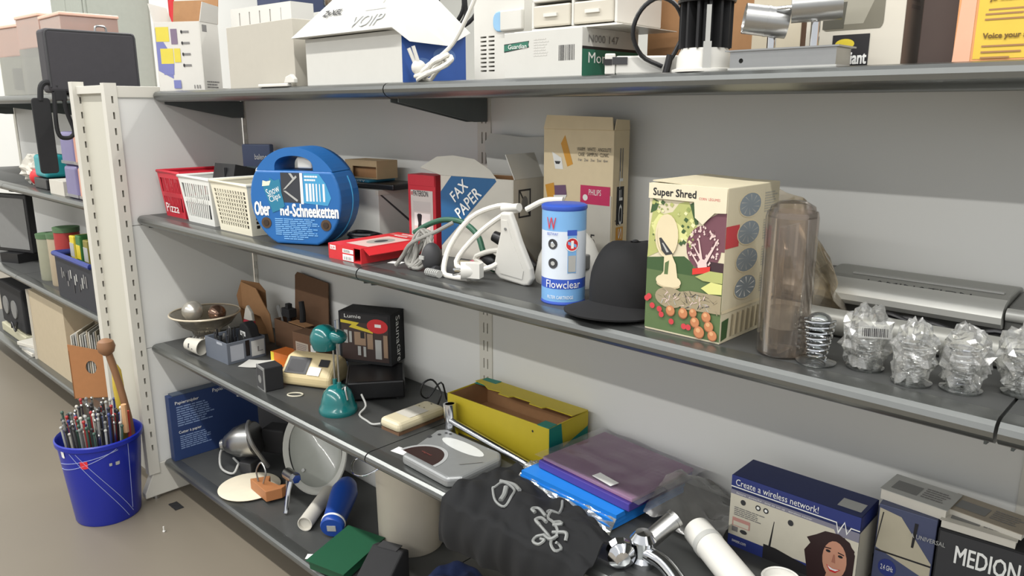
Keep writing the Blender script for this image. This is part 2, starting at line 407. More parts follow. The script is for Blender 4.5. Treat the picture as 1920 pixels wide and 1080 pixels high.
basket('plastic_basket', 'white lattice plastic basket between the red basket and the cream one', 0.245, 0.425, -0.338, 0.23, 0.143, M_wb, 0, flare=0.016)
basket('plastic_basket', 'cream lattice plastic basket beside the blue case', 0.486, 0.676, -0.350, 0.23, 0.143, M_crm, 1, flare=0.014)
# dark filler blocks added to darken the basket slots, then the baskets' contents
for x, y, w_, d_, h_, m, lab in ((0.133,-0.228,0.115,0.165,0.105,mt('filler_wine',(92,30,38),0.9),'dark red filler added inside the red basket to darken its slots'),(0.335,-0.222,0.150,0.195,0.070,mt('filler_slate',(58,60,64),0.9),'slate grey filler added inside the white basket to darken its slots'),(0.581,-0.235,0.160,0.195,0.105,mt('filler_umber',(66,60,52),0.9),'brown grey filler added inside the cream basket to darken its slots')):
    o = MB(); o.sheet(lambda u,v:(-w_/2+w_*u, -d_/2+d_*v, h_+0.006*noise.noise(Vector((u*4+x*9,v*4,1)))), 8, 8, m, 0.02); o.b6(-w_/2,w_/2,-d_/2,d_/2,0,h_-0.012,m); o = o.build('basket_filler', smooth=True); o.location = (x,y,L2+0.0035); tag(o, lab, 'cloth', 'added fillers in the baskets')
t = thing('plastic_tray', 'black plastic tray tipped inside the white basket', 'tray', (0.325, -0.215, L2+0.078), 4)
b = MB(); b.M = Matrix.Rotation(R(-14), 4, 'X') @ Matrix.Translation((0,0,0.012))
b.box((0,0,0.03),(0.12,0.10,0.003),M_black)
for sx in (-1,1): b.box((sx*0.06,0,0.055),(0.003,0.10,0.05),M_black)
for sy in (-1,1): b.box((0,sy*0.05,0.055),(0.12,0.003,0.05),M_black)
b.build('tray_body', t); MB().box((0.01,0.0,0.075),(0.004,0.08,0.03),M_dark).build('divider', t)
t = thing('packet', 'blue grey packet with a small white print standing behind the white basket', 'packet', (0.215, -0.068, L2+0.001), 32)
MB().box((0,0,0.115),(0.105,0.026,0.230),mt('packet_blue',(74,86,116),0.5)).build('body', t, bevel=0.004)
F = Face((-0.0525,-0.013,0.0),(1,0,0),(0,0,1),0.105,0.23)
prints(t, F, [(mt('packet_pale',(84,100,108),0.5),'r',0.04,0.03,0.96,0.68)]); texts(t, F, [('baleno', M_wink, 0.45, 0.78, 0.88, 0.86)])
t = thing('plastic_bag', 'limp clear plastic bag standing behind the white basket', 'bag', (0.36, -0.055, L2+0.002), 0)
MB().sheet(lambda u,v:(-0.05+0.10*u+0.01*math.sin(9*v), 0.012*math.sin(7*u+5*v), 0.19*v-0.03*u*v), 10, 10, M_film, 0.0008).build('film', t)
t = thing('paper_roll', 'small white roll lying across the cream basket', 'roll', (0.59, -0.20, L2+0.148), 0)
b = MB(); b.cyl((-0.035,-0.05,0.022),(0.03,-0.055,0.016),0.012,M_wplast); cut(b.build('roll', t), MB().cyl((-0.040,-0.0496,0.0225),(-0.005,-0.0523,0.0192),0.007,M_wplast))


# snow chain case
M_case = mt('case_blue', (34,100,166), 0.38, var=0.05, scale=20)
M_cased = mt('case_blue_deep', (14,82,152), 0.40, var=0.05, scale=20)
t = thing('snow_chain_case', 'round blue plastic snow chain case with carrying handle', 'case', (0.868, -0.292, L2), 27); t.scale = (0.94, 0.94, 0.935)
def case_outline(s, hc=0.128, r=0.142):
    pts = []
    for k in range(48):
        a = R(-90+360*(k+0.5)/48); x, z = r*s*math.cos(a), hc+r*s*math.sin(a)
        pts.append((x, max(z, hc-0.126*s)))
    return pts
D = 0.055
hx = math.sqrt(0.142**2-0.078**2)
low = [p for p in case_outline(1.0) if p[1] < 0.204]; low.sort(key=lambda p: (math.atan2(p[1]-0.128, p[0]) - R(90)) % (2*math.pi))
MB().prism([(-hx,0.206)]+low+[(hx,0.206)], -D, D, M_case, 'xz').build('shell', t, bevel=0.006, seg=3)
a0_ = math.degrees(math.atan2(0.078, hx)); hb = MB(); NO = 24
for k in range(NO):
    q = []
    for j in (k, k+1):
        a_ = R(a0_+(180-2*a0_)*j/NO); h_ = R(180*j/NO); q.append(((0.142*math.cos(a_),0.128+0.142*math.sin(a_)), (0.060*math.cos(h_),0.206+0.041*math.sin(h_)**0.6)))
    (o0,i0),(o1,i1) = q; y0_, y1_ = -D+0.004, D-0.004
    hb.add([(o0[0],y0_,o0[1]),(o1[0],y0_,o1[1]),(i1[0],y0_,i1[1]),(i0[0],y0_,i0[1]),(o0[0],y1_,o0[1]),(o1[0],y1_,o1[1]),(i1[0],y1_,i1[1]),(i0[0],y1_,i0[1])],[(0,3,2,1),(4,5,6,7),(0,1,5,4),(3,7,6,2)],M_case)
hb.build('handle', t)
MB().box((0.026,-0.012,0.228),(0.046,0.05,0.032),M_wplast).build('latch', t, bevel=0.004)
F = Face((-0.142,-D,0.0),(1,0,0),(0,0,1),0.284,0.27)
M_teal = mt('print_teal',(40,120,150),0.5); M_cyan = mt('print_cyan',(66,150,196),0.5); M_rust = mt('rivet_brass',(92,74,58),0.5,metal=0.4)
prints(t, F, [(mt('print_photo',(52,54,60),0.5),'r',0.36,0.44,0.58,0.745), (M_wink,'r',0.57,0.43,0.60,0.745), (M_cyan,'p',[(0.60,0.44),(0.86,0.42),(0.90,0.50),(0.85,0.64),(0.78,0.74),(0.61,0.745)]),
  (M_wink,'lines',0.62,0.66,0.78,0.73,2), (M_wink,'bars',0.63,0.46,0.85,0.64,6),
  (M_lgrey,'p',[(0.38,0.56),(0.41,0.56),(0.54,0.47),(0.53,0.45)]), (M_lgrey,'p',[(0.38,0.57),(0.41,0.58),(0.54,0.70),(0.53,0.72)]), (M_lgrey,'p',[(0.45,0.74),(0.48,0.74),(0.52,0.68),(0.50,0.67)]),
  (M_teal,'p',[(0.17,0.56),(0.15,0.63),(0.22,0.64),(0.24,0.69),(0.29,0.66),(0.35,0.68),(0.36,0.55),(0.39,0.40),(0.33,0.36),(0.25,0.33),(0.22,0.42)]),
  (mt('print_cream',(230,226,200),0.5),'p',[(0.15,0.60),(0.16,0.66),(0.20,0.65),(0.25,0.66),(0.23,0.61)]),
  (mt('print_fine',(120,176,226),0.5),'lines',0.27,0.10,0.76,0.28,9), (mt('print_fine',(120,176,226),0.5),'lines',0.36,0.055,0.64,0.10,2)])
texts(t, F, [('Snow', M_wink, 0.19,0.52,0.34,0.60,24), ('Clips', M_wink, 0.22,0.44,0.35,0.52,24)])
texts(t, F, [('Ober', M_wink, 0.045,0.295,0.215,0.435), ('-Schneeketten', M_wink, 0.44,0.295,0.965,0.425), ('nd', M_wink, 0.335,0.305,0.425,0.40)], bold=0.008)
for x in (0.17, 0.83):
    b = MB(); b.cyl((-0.142+0.284*x,-D-0.002,0.060),(-0.142+0.284*x,-D+0.002,0.060),0.0155,M_rust,n=24)
    b.cyl((-0.142+0.284*x,-D-0.004,0.060),(-0.142+0.284*x,-D,0.060),0.0085,mt('rivet_dark',(50,38,30),0.6),n=18); b.build('rivet', t, smooth=True)
seam = [(p[0], 0.012, p[1]) for p in case_outline(1.003) if p[1] < 0.206]
seam.sort(key=lambda p: (math.atan2(p[2]-0.128, p[0]) - R(90)) % (2*math.pi))
MB().tube(seam, 0.0022, M_cyan, n=6, smooth=1).build('seam', t)

# white carton with packs on it
t, F, w = carton('carton', 'plain white carton behind the blue case, carrying flat packs', 'box', (0.845,-0.150), (0.985,-0.142), 0.12, 0.135, L2, M_white)
prints(t, F['right'], [(M_dark,'p',[(0.02,0.92),(0.08,0.92),(0.98,0.30),(0.98,0.24)])])
MB().box((0.066,0,0.128),(0.012,0.122,0.012),M_offw).build('flap', t)
t = thing('flat_pack', 'flat teal and black blister pack lying on the white carton', 'pack', (0.91, -0.085, L2+0.1355), 6)
MB().box((0.01,0,0.008),(0.21,0.105,0.016),M_black).build('tray', t, bevel=0.004); MB().box((-0.04,-0.004,0.020),(0.12,0.10,0.008),M_teal).build('sleeve', t, bevel=0.002)
texts(t, Face((-0.10,-0.0545,0.016),(1,0,0),(0,0,1),0.12,0.008), [('SECURITY', M_wink, 0.1,0.2,0.9,0.8)], lift=0.0008)
t = thing('small_carton', 'small beige carton with cut out window lying on the teal flat pack', 'box', (0.88, -0.085, L2+0.160), 4)
M_beige = mt('beige_board',(176,152,116),0.7)
b = MB(); b.box((0,0,0.0015),(0.135,0.075,0.003),M_beige); b.box((0,0,0.048),(0.135,0.075,0.003),M_beige); b.box((0,0.036,0.025),(0.135,0.003,0.044),M_beige)
for s in (-1,1): b.box((s*0.066,0,0.025),(0.003,0.075,0.044),M_beige)
b.box((0,-0.036,0.040),(0.129,0.003,0.014),M_beige); b.box((-0.05,-0.036,0.018),(0.03,0.003,0.03),M_beige)
b.build('body', t); MB().box((0.0,0.0,0.018),(0.10,0.05,0.03),M_kraft).build('insert', t)
t = thing('cable_coil', 'black cable coiled flat in front of the white carton', 'cable', (1.02, -0.215, L2), 0)
b = MB(); b.tube([((0.05+0.008*math.sin(k*1.7))*math.cos(k*0.7), (0.034+0.006*math.sin(k*2.3))*math.sin(k*0.7), 0.006+0.028*(k/36)) for k in range(37)], 0.0042, M_black, n=7); b.build('coil', t, smooth=True)
b = MB(); b.tube([(0.042+0.004*k*math.cos(k),-0.02+0.012*k,0.03-0.004*k) for k in range(5)], 0.004, M_black); b.build('tail', t, smooth=True)

# red flat box
t, F, w = carton('flat_box', 'flat red carton with open end flap lying near the shelf lip', 'box', (1.096,-0.376), (1.222,-0.372), 0.215, 0.036, L2, None)
for c_, d_, m_ in (((0,0,0.0012),(w,0.215,0.0024),M_red), ((0,0,0.0348),(w,0.215,0.0024),M_red), ((-w/2+0.0012,0,0.018),(0.0024,0.215,0.031),M_red), ((w/2-0.0012,0,0.018),(0.0024,0.215,0.031),M_red), ((0,0.1063,0.018),(w-0.005,0.0024,0.031),M_red)):
    MB().box(c_, d_, m_).build('panel', t)
MB().box((-0.012,-0.1063,0.018),(w-0.030,0.0024,0.031),M_red).build('end_flap', t)
fl = MB(); fl.M = Matrix.Translation((w/2+0.0,0.0,0.0345)) @ Matrix.Rotation(R(30), 4, 'Y'); fl.box((0.013,0,0),(0.026,0.20,0.002),M_red); fl.build('side_flap', t)
prints(t, F['front'], [(M_wink,'r',0.06,0.62,0.24,0.9)], lift=0.0008); prints(t, F['front'], [(M_wink,'r',0.45,0.05,0.78,0.80),(M_red,'r',0.45,0.45,0.78,0.54),(M_inkg,'bars',0.49,0.10,0.74,0.30,7),(M_inkg,'lines',0.48,0.58,0.75,0.76,3)], lift=0.0008)
texts(t, F['front'], [('SLR', M_red, 0.08,0.68,0.22,0.84)])
prints(t, F['top'], [(mt('print_pinkgrey',(206,176,168),0.5),'r',0.28,0.12,0.95,0.72),(mt('photo_grey',(150,148,140),0.5),'c',0.62,0.45,0.22,0.18),(M_dark,'c',0.63,0.45,0.10,0.09),(M_wink,'lines',0.3,0.78,0.8,0.95,3),(mt('print_pink',(214,120,116),0.5),'r',0.1,0.82,0.95,0.88)])
o_ = MB().box((0,0,0),(0.034,0.022,0.0006),M_wink).build('price_tag'); tag(o_, 'small white price tag lying behind the lip beside the red flat carton', 'price tag'); o_.location = (1.265,-0.305,L2+0.0005); o_.rotation_euler = (0,0,R(20))

# red upright pack
t, F, w = carton('upright_box', 'tall narrow red and white carton with black letters leaning by the fax paper', 'box', (1.110,-0.140), (1.208,-0.132), 0.05, 0.186, L2, mt('carton_red',(186,36,50),0.5))
MB().box((0,-0.0255,0.172),(0.094,0.002,0.026),mt('carton_red',(186,36,50))).build('lid_flap', t)
prints(t, F['front'], [(M_white,'r',0.10,0.05,0.90,0.79),(mt('print_silver',(182,182,178),0.5),'r',0.18,0.50,0.82,0.64),(M_wink,'r',0.22,0.16,0.80,0.48),(mt('print_rose',(226,196,188),0.5),'r',0.22,0.16,0.80,0.30),(M_ink,'p',[(0.32,0.45),(0.36,0.47),(0.46,0.47),(0.50,0.45),(0.47,0.34),(0.50,0.24),(0.46,0.21),(0.36,0.21),(0.33,0.24),(0.36,0.34)]),(M_ink,'c',0.64,0.30,0.03,0.03),(M_red,'bars',0.12,0.72,0.19,0.77,3)])
texts(t, F['front'], [('PATERSON', M_ink, 0.21,0.71,0.74,0.785)])

# fax paper carton
t, F, w = carton('fax_paper_carton', 'open white carton with blue diagonal band and raised flaps', 'box', (1.274,-0.172), (1.489,-0.146), 0.118, 0.194, L2, None)
M_faxside = mt('fax_side',(178,170,154),0.7)
open_box(t, w, 0.118, 0.194, M_offw, M_kraft)
M_faxblue = mt('fax_blue',(28,88,136),0.5)
prints(t, F['front'], [(M_faxblue,'p',[(0.0,0.13),(0.0,0.80),(0.16,1.0),(0.76,1.0),(0.78,0.97)])])
texts(t, F['front'], [('FAX', M_wink, 0.14,0.765,0.40,0.895,43), ('PAPER', M_wink, 0.19,0.62,0.60,0.76,43)], bold=0.004)
prints(t, F['right'], [(M_dark,'r',0.16,0.55,0.20,0.88),(M_dark,'r',0.52,0.55,0.56,0.88),(M_dark,'r',0.16,0.86,0.56,0.88),(M_dark,'r',0.16,0.55,0.56,0.57),(M_dark,'p',[(0.18,0.86),(0.21,0.87),(0.54,0.58),(0.51,0.56)]),(M_grey,'c',0.36,0.72,0.10,0.08)])
# front flap standing up and folded back
f1 = MB(); f1.M = Matrix.Translation((0,-0.0575,0.194)) @ Matrix.Rotation(R(-40), 4, 'X')
f1.prism([(-0.107,0.0),(0.060,0.0),(0.030,0.022),(-0.03,0.050),(-0.10,0.058),(-0.150,0.052),(-0.185,0.018)], -0.001, 0.001, M_offw, 'xz'); f1.build('front_flap', t)
f2 = MB(); f2.M = Matrix.Translation((0.02,0.057,0.194)) @ Matrix.Rotation(R(-14), 4, 'X')
f2.prism([(-0.075,0.0),(0.100,0.0),(0.108,0.085),(0.100,0.094),(0.02,0.090),(-0.085,0.098),(-0.10,0.075)], -0.001, 0.001, M_white, 'xz'); f2.build('back_flap', t)
f3 = MB(); f3.M = Matrix.Translation((w/2,0,0.194)) @ Matrix.Rotation(R(-25), 4, 'Y'); f3.b6(-0.001,0.001,-0.055,0.055,0,0.06,M_white); f3.build('side_flap', t)

# tall Philips carton against the back
t, F, w = carton('tall_carton', 'tall beige carton with printed lamps and pink label against the back panel', 'box', (1.524,-0.085), (1.715,-0.085), 0.055, 0.305, L2, mt('tall_beige',(222,204,168),0.65))
fl = MB(); fl.M = Matrix.Translation((0,-0.0275,0.305)) @ Matrix.Rotation(R(-8), 4, 'X'); fl.prism([(-0.096,0),(0.093,0),(0.088,0.026),(-0.09,0.030)], -0.001, 0.001, mt('tall_beige',(222,204,168)), 'xz'); fl.build('front_flap', t)
fl = MB(); fl.M = Matrix.Translation((w/2,0,0.305)); fl.prism([(-0.026,0),(0.026,0),(0.024,0.020),(-0.02,0.022)], -0.001, 0.001, mt('tall_beige',(222,204,168)), 'yz'); fl.build('side_flap', t)
M_amber = mt('print_amber',(210,150,50),0.5); M_pink = mt('print_magenta',(196,40,92),0.5)
prints(t, F['front'], [(M_amber,'p',[(0.26,0.90),(0.32,0.96),(0.44,0.76),(0.36,0.74)]),(M_wink,'p',[(0.13,0.84),(0.27,0.80),(0.30,0.72),(0.18,0.72)]),(M_dark,'p',[(0.17,0.775),(0.26,0.775),(0.24,0.755),(0.19,0.755)]),
  (M_amber,'p',[(0.03,0.60),(0.16,0.62),(0.21,0.47),(0.09,0.45)]),(mt('print_mauve',(110,80,110),0.5),'p',[(0.17,0.60),(0.34,0.61),(0.36,0.53),(0.18,0.53)]),(M_wink,'p',[(0.16,0.53),(0.36,0.54),(0.28,0.45),(0.20,0.45)]),(M_amber,'p',[(0.24,0.44),(0.36,0.46),(0.42,0.33),(0.30,0.30)]),(mt('print_green',(70,120,60),0.5),'p',[(0.18,0.32),(0.28,0.34),(0.30,0.27),(0.16,0.27)]),
  (M_offw,'r',0.56,0.06,0.99,0.56),(M_pink,'r',0.56,0.49,0.97,0.62),(M_wink,'c',0.63,0.535,0.035,0.022),(M_dark,'r',0.62,0.07,0.80,0.17)])
texts(t, F['front'], [('PHILIPS', M_wink, 0.68,0.555,0.85,0.595), ('5', M_ink, 0.71,0.20,0.78,0.28), ('WARM · WHITE · ANGOLITE', M_ink, 0.50,0.855,0.97,0.880),('CASE · SAMPUN · CLINIC', M_ink, 0.52,0.820,0.94,0.845),('1w  2w  3w  5w  6w', M_inkg, 0.52,0.785,0.93,0.805)])
texts(t, F['right'], [('airport', M_ink, -0.1,0.40,1.0,0.50,90)], lift=0.0008)
prints(t, F['right'], [(M_ink,'r',0.26,0.36,0.72,0.62),(M_amber,'r',0.26,0.15,0.72,0.34),(M_inkg,'r',0.40,0.66,0.47,0.88),(M_inkg,'r',0.55,0.66,0.60,0.88)])
texts(t, F['right'], [('SOFT', M_wink, -0.8,0.47,1.8,0.51,90)])

# green garden tie, grey cable with plug, white flex and paddle
M_ggreen = mt('green_rubber',(46,92,70),0.5)
t = thing('green_cable', 'dark green cable arching in front of the fax carton', 'cable', (1.345, -0.212, L2), 0)
b = MB(); b.tube([(-0.10,-0.02,0.060),(-0.06,-0.012,0.082),(-0.01,-0.005,0.098),(0.05,-0.002,0.098),(0.10,-0.004,0.075),(0.125,-0.01,0.040),(0.15,-0.015,0.012),(0.165,-0.015,0.007)], 0.0065, M_ggreen, n=10); b.build('cable', t, smooth=True)
b = MB(); b.ball((0.150,-0.018,0.024),0.022,M_black,sc=(1.2,0.7,0.9)); b.build('grip', t, smooth=True)
M_gcab = mt('grey_cable',(132,130,124),0.55)
t = thing('cable_bundle', 'bundled grey mains cable with dark plug near the lip', 'cable', (1.375, -0.315, L2), 0)
b = MB(); rs = random.Random(3); pts = []
for k in range(60):
    a = k*0.62; rr = 0.030+0.008*math.sin(k*1.9)
    pts.append((-0.012+rr*math.cos(a)*0.75+0.010*math.sin(k*0.5), rr*math.sin(a)*0.55, 0.042+0.038*math.sin(a+0.4*math.sin(k*0.37))+0.006*math.sin(k*0.9)))
b.tube([(p[0],p[1],max(0.006,p[2])) for p in pts], 0.0046, M_gcab, n=7, smooth=3); b.build('windings', t, smooth=True)
b = MB(); b.tube([(-0.06,-0.03,0.006),(-0.045,-0.02,0.03),(-0.02,-0.015,0.06),(0.02,0.02,0.085),(0.045,0.05,0.105)], 0.0046, M_gcab); b.build('loose_end', t, smooth=True)
b = MB(); b.ball((0.035,-0.005,0.034),0.026,M_dark,sc=(0.8,0.9,1.25)); b.cyl((0.035,-0.008,0.008),(0.062,-0.012,0.010),0.010,M_dark); b.box((0.03,-0.029,0.036),(0.014,0.003,0.008),M_lgrey); b.build('plug', t, smooth=True)
b = MB()
for k in range(7): b.cyl((0.05+0.006*k,-0.030,0.0085),(0.053+0.006*k,-0.0305,0.0085),0.0085,M_lgrey,n=10)
b.build('strain_relief', t)
t = thing('scraps', 'pale torn board scraps behind the bundled grey cable', 'cardboard', (1.46, -0.255, L2), 0)
MB().box((0,0,0.010),(0.06,0.03,0.020),mt('scrap_tan',(176,164,136),0.8),rz=0.3).build('board', t); MB().box((0.005,0.028,0.016),(0.05,0.012,0.006),mt('print_rosy',(214,110,130),0.6),rz=0.1).build('strip', t)
M_wc = mt('white_cord',(220,217,208),0.45,var=0.03)
t = thing('cord_paddle', 'white plastic flat paddle head on a looped white cord with plug', 'appliance', (1.612, -0.27, L2), 0)
b = MB(); b.M = Matrix.Rotation(R(9), 4, 'X')
b.prism([(-0.014,0.150),(0.014,0.152),(0.022,0.13),(0.034,0.09),(0.054,0.040),(0.056,0.018),(0.044,0.004),(0.030,0.001),(-0.036,0.006),(-0.050,0.016),(-0.050,0.034),(-0.038,0.065),(-0.018,0.11)], -0.008, 0.006, M_wplast, 'xz'); b.build('paddle', t, bevel=0.005, seg=3)
b = MB(); b.M = Matrix.Rotation(R(9), 4, 'X'); b.prism([(-0.010,0.135),(0.006,0.136),(0.012,0.10),(0.036,0.034),(0.030,0.016),(-0.030,0.020),(-0.034,0.030),(-0.014,0.09)], -0.0092, -0.0078, M_wplast, 'xz'); b.cyl((0.0,-0.011,0.118),(0.0,-0.008,0.118),0.003,M_grey,n=10); b.build('face_plate', t)
b = MB(); b.tube([(0.0,0.010,0.155),(-0.06,0.012,0.152),(-0.13,0.0,0.122),(-0.165,-0.03,0.06),(-0.158,-0.055,0.010),(-0.12,-0.065,0.006),(-0.075,-0.06,0.008)], 0.0058, M_wc, n=9); b.tube([(0.0,0.012,0.150),(-0.05,0.012,0.132),(-0.11,-0.005,0.085),(-0.145,-0.03,0.030),(-0.11,-0.03,0.014),(-0.05,-0.015,0.030),(-0.03,0.01,0.06),(-0.10,0.03,0.05),(-0.14,0.02,0.03),(-0.09,0.035,0.012),(-0.02,0.03,0.02)], 0.0058, M_wc, n=9); b.tube([(0.02,0.012,0.152),(0.06,0.02,0.172),(0.10,0.03,0.176)], 0.0058, M_wc, n=9); b.build('cord', t, smooth=True)
b = MB(); b.cyl((-0.045,0.012,0.148),(0.002,0.010,0.155),0.0085,M_wplast,n=14); b.build('strain_relief', t, smooth=True)
b = MB(); b.ball((-0.058,-0.060,0.024),0.0165,M_wplast,sc=(1.2,1,1.1)); b.box((-0.050,-0.066,0.030),(0.030,0.022,0.030),M_wplast,rz=0.4); b.cyl((-0.075,-0.082,0.028),(-0.055,-0.06,0.028),0.018,M_wplast,n=16); b.build('plug', t, smooth=True)
b = MB(); b.cyl((-0.073,-0.102,0.034),(-0.073,-0.080,0.032),0.0024,M_chrome,n=8); b.cyl((-0.083,-0.096,0.020),(-0.077,-0.078,0.022),0.0024,M_chrome,n=8); b.build('pins', t)
t = thing('black_tool', 'black rounded handle lying behind the white cord loops', 'tool', (1.530, -0.190, L2), 12)
b = MB(); b.tube([(-0.05,0.0,0.075),(0.0,0.004,0.055),(0.03,0.01,0.025),(0.05,0.012,0.012)], lambda u: 0.012+0.006*math.sin(3.1*u), M_black, n=12); b.cyl((0.02,0.01,0),(0.02,0.01,0.04),0.012,M_black); b.build('handle', t, smooth=True)
t = thing('white_lamp_hood', 'white rounded plastic hood behind the blue can', 'lamp', (1.685, -0.185, L2), 0)
b = MB(); b.lathe([(0.075,0.0),(0.078,0.01),(0.070,0.05),(0.052,0.088),(0.028,0.112),(0.0,0.118)], M_wplast, n=36, sx=1.0, sy=0.8); b.build('hood', t, smooth=True, auto=60)
b = MB(); b.box((0.055,-0.03,0.055),(0.03,0.02,0.03),M_grey); b.build('hinge', t, bevel=0.003)

# blue cartridge can
t = thing('filter_can', 'white and blue cylindrical filter canister with red letters', 'can', (1.775, -0.312, L2), 0)
M_canb = mt('can_blue',(52,84,178),0.35); M_cans = mt('can_sky',(116,166,214),0.35); M_canw = mt('can_white',(206,214,224),0.35)
rc = 0.0405
b = MB(); b.cyl((0,0,0.004),(0,0,0.030),rc,M_cans,n=40,cap=False); b.cyl((0,0,0.030),(0,0,0.048),rc,M_canb,n=40,cap=False); b.cyl((0,0,0.048),(0,0,0.135),rc,M_canw,n=40,cap=False); b.cyl((0,0,0.135),(0,0,0.172),rc,M_cans,n=40,cap=False)
b.build('wrapper', t, smooth=True)
b = MB(); b.lathe([(rc,0),(rc+0.001,0.002),(rc,0.006)], M_canb, n=40); b.build('bottom_cap', t, smooth=True); b = MB(); b.lathe([(rc,0.171),(rc+0.0015,0.174),(rc+0.001,0.179),(rc-0.003,0.181)], M_canb, n=40); b.build('top_cap', t, smooth=True)
def onc(parent, items, name, r=rc+0.0006, a0=-53.0):
    # print wrapped on the can: centre angle a0, arc metres s, height z
    b = MB()
    for mat, poly in items:
        b.add([((r)*math.cos(R(a0)+s/rc), (r)*math.sin(R(a0)+s/rc), z) for s, z in poly], [tuple(range(len(poly)))], mat); r += 0.00012
    return b.build(name, parent)
def cel(s, z, a, c=None, n=16): return ell(s, z, a, c or a, n)
onc(t, [(M_dark, cel(-0.019,0.112,0.0095)),(M_dark, cel(-0.018,0.077,0.0095)),(M_lgrey, cel(-0.019,0.110,0.004)),(M_lgrey, cel(-0.018,0.077,0.004)),(M_canb, [(0.008,0.128),(0.026,0.128),(0.026,0.138),(0.008,0.138)]),(M_cans,[(0.009,0.060),(0.025,0.060),(0.025,0.128),(0.009,0.128)]),(M_wink,cel(0.017,0.112,0.0125)),(M_red,cel(0.017,0.112,0.011)),(M_wink,[(0.0145,0.105),(0.0195,0.105),(0.0195,0.119),(0.0145,0.119)]),(M_lgrey,[(0.010,0.062),(0.024,0.062),(0.024,0.092),(0.010,0.092)])], 'print')
def ctext(parent, items, r=rc+0.0018, a0=-53.0, name='lettering'):
    for s, mat, x0, z0, x1, z1 in items:
        b = MB(); vs, fs = glyphs(s)
        b.add([((r)*math.cos(R(a0)+(x0+(x1-x0)*u)/rc), (r)*math.sin(R(a0)+(x0+(x1-x0)*u)/rc), z0+(z1-z0)*v) for u, v in vs], fs, mat); b.build(name, parent)
ctext(t, [('W', M_red, -0.031,0.138,-0.012,0.160), ('BESTWAY', M_canb, -0.030,0.128,-0.008,0.133), ('Flowclear', M_wink, -0.031,0.032,0.034,0.046), ('FILTER CARTRIDGE', M_wink, -0.028,0.012,0.020,0.018)])

# black cap
t = thing('baseball_cap', 'black baseball cap lying beside the blue can', 'cap', (1.902, -0.268, L2), -10)
M_cap = mt('cap_cloth',(13,13,15),0.85,var=0.25,scale=300)
prof = [(0.074,0.010),(0.077,0.03),(0.073,0.06),(0.062,0.088),(0.045,0.106),(0.024,0.117),(0.004,0.120)]
b = MB(); vs_ = []
b.sheet(lambda u,v:(lambda a,r,z:(r*math.cos(a)*(1+0.05*math.sin(3*a+z*40)+0.03*math.sin(7*a+z*90)*(1-v)), r*math.sin(a)*1.12*(1+0.03*math.sin(2*a+1)), z*(1+(0.08*math.sin(2*a)+0.03*math.sin(5*a+1))*(1-v**3))))(2*math.pi*u, 0.074*math.cos(v*math.pi/2*0.98)**0.62, 0.008+0.112*math.sin(v*math.pi/2)), 40, 14, M_cap, 0.001); b.build('crown', t, smooth=True)
def brim(u, v):
    a = R(222+118*u); r0 = 0.070; r1 = 0.070+0.062*math.sin(math.pi*u)**0.5*v
    return (r1*math.cos(a)*1.0, r1*math.sin(a)*1.12, 0.012-0.008*v+0.006*math.cos((u-0.5)*3))
b = MB(); b.sheet(brim, 24, 6, M_cap, 0.003); b.build('brim', t, smooth=True)
for k in range(3):
    b = MB(); b.tube([brim(0.06+0.88*i/14, 0.55+0.16*k)[:2]+(brim(0.06+0.88*i/14, 0.55+0.16*k)[2]+0.001,) for i in range(15)], 0.0008, M_grey, n=5, smooth=1); b.build('stitching', t)
b = MB(); b.ball((0,0,0.121),0.006,M_cap,sc=(1,1,0.5)); b.build('button', t, smooth=True)
b = MB(); b.sheet(lambda u,v:(0.076*math.cos(R(20+80*u)), 0.085*math.sin(R(20+80*u)), 0.075+0.035*v-0.02*abs(u-0.5)), 10, 3, mt('cap_lining',(40,70,150),0.8), 0.002); b.build('lining', t)
onm = [(-0.05,-0.062,0.06),(-0.052,-0.058,0.066),(-0.046,-0.066,0.052),(0.0,-0.084,0.045),(0.006,-0.0845,0.048)]

# Super Shredder carton
t, F, w = carton('shredder_carton', 'worn carton printed with a white salad shredder, cabbage and vegetables', 'box', (1.990,-0.362), (2.124,-0.362), 0.168, 0.236, L2, mt('shred_cream',(204,194,166),0.55))
G = mt('print_grass',(86,106,66),0.5); LG = mt('print_leaf',(168,172,106),0.5); DG = mt('print_darkleaf',(58,84,48),0.5); PU = mt('print_purple',(108,68,78),0.5); PL = mt('print_pale',(214,190,184),0.5); CR = mt('print_creamy',(212,198,164),0.5); BR = mt('print_onion',(182,120,80),0.5); RD = mt('print_radish',(190,60,66),0.5); GY = mt('print_shreds',(150,138,112),0.5)
it = [(G,'r',0.0,0.015,1,0.50),(DG,'p',[(0,0.50),(0.25,0.52),(0.5,0.54),(0.62,0.50),(0.62,0.42),(0,0.42)]),
 (LG,'p',[(0.0,0.50),(0.02,0.70),(0.06,0.84),(0.20,0.80),(0.32,0.82),(0.40,0.88),(0.52,0.90),(0.60,0.80),(0.66,0.72),(0.60,0.64),(0.40,0.62),(0.2,0.56)]),
 (mt('print_leaf2',(206,206,140),0.5),'p',[(0.04,0.72),(0.14,0.80),(0.3,0.78),(0.42,0.74),(0.60,0.66),(0.36,0.64),(0.1,0.66)]),(DG,'p',[(0.02,0.80),(0.05,0.90),(0.14,0.88),(0.10,0.82)]),(DG,'p',[(0.54,0.88),(0.60,0.90),(0.66,0.76),(0.62,0.75)]),
 (PU,'p',[(0.70,0.74),(0.78,0.80),(0.90,0.84),(1.0,0.845),(1.0,0.60),(0.80,0.60)]),(PU,'c',0.74,0.61,0.22,0.145),(mt('print_darkwine',(60,40,46),0.5),'r',0.80,0.46,1.0,0.53)]
rs = random.Random(5)
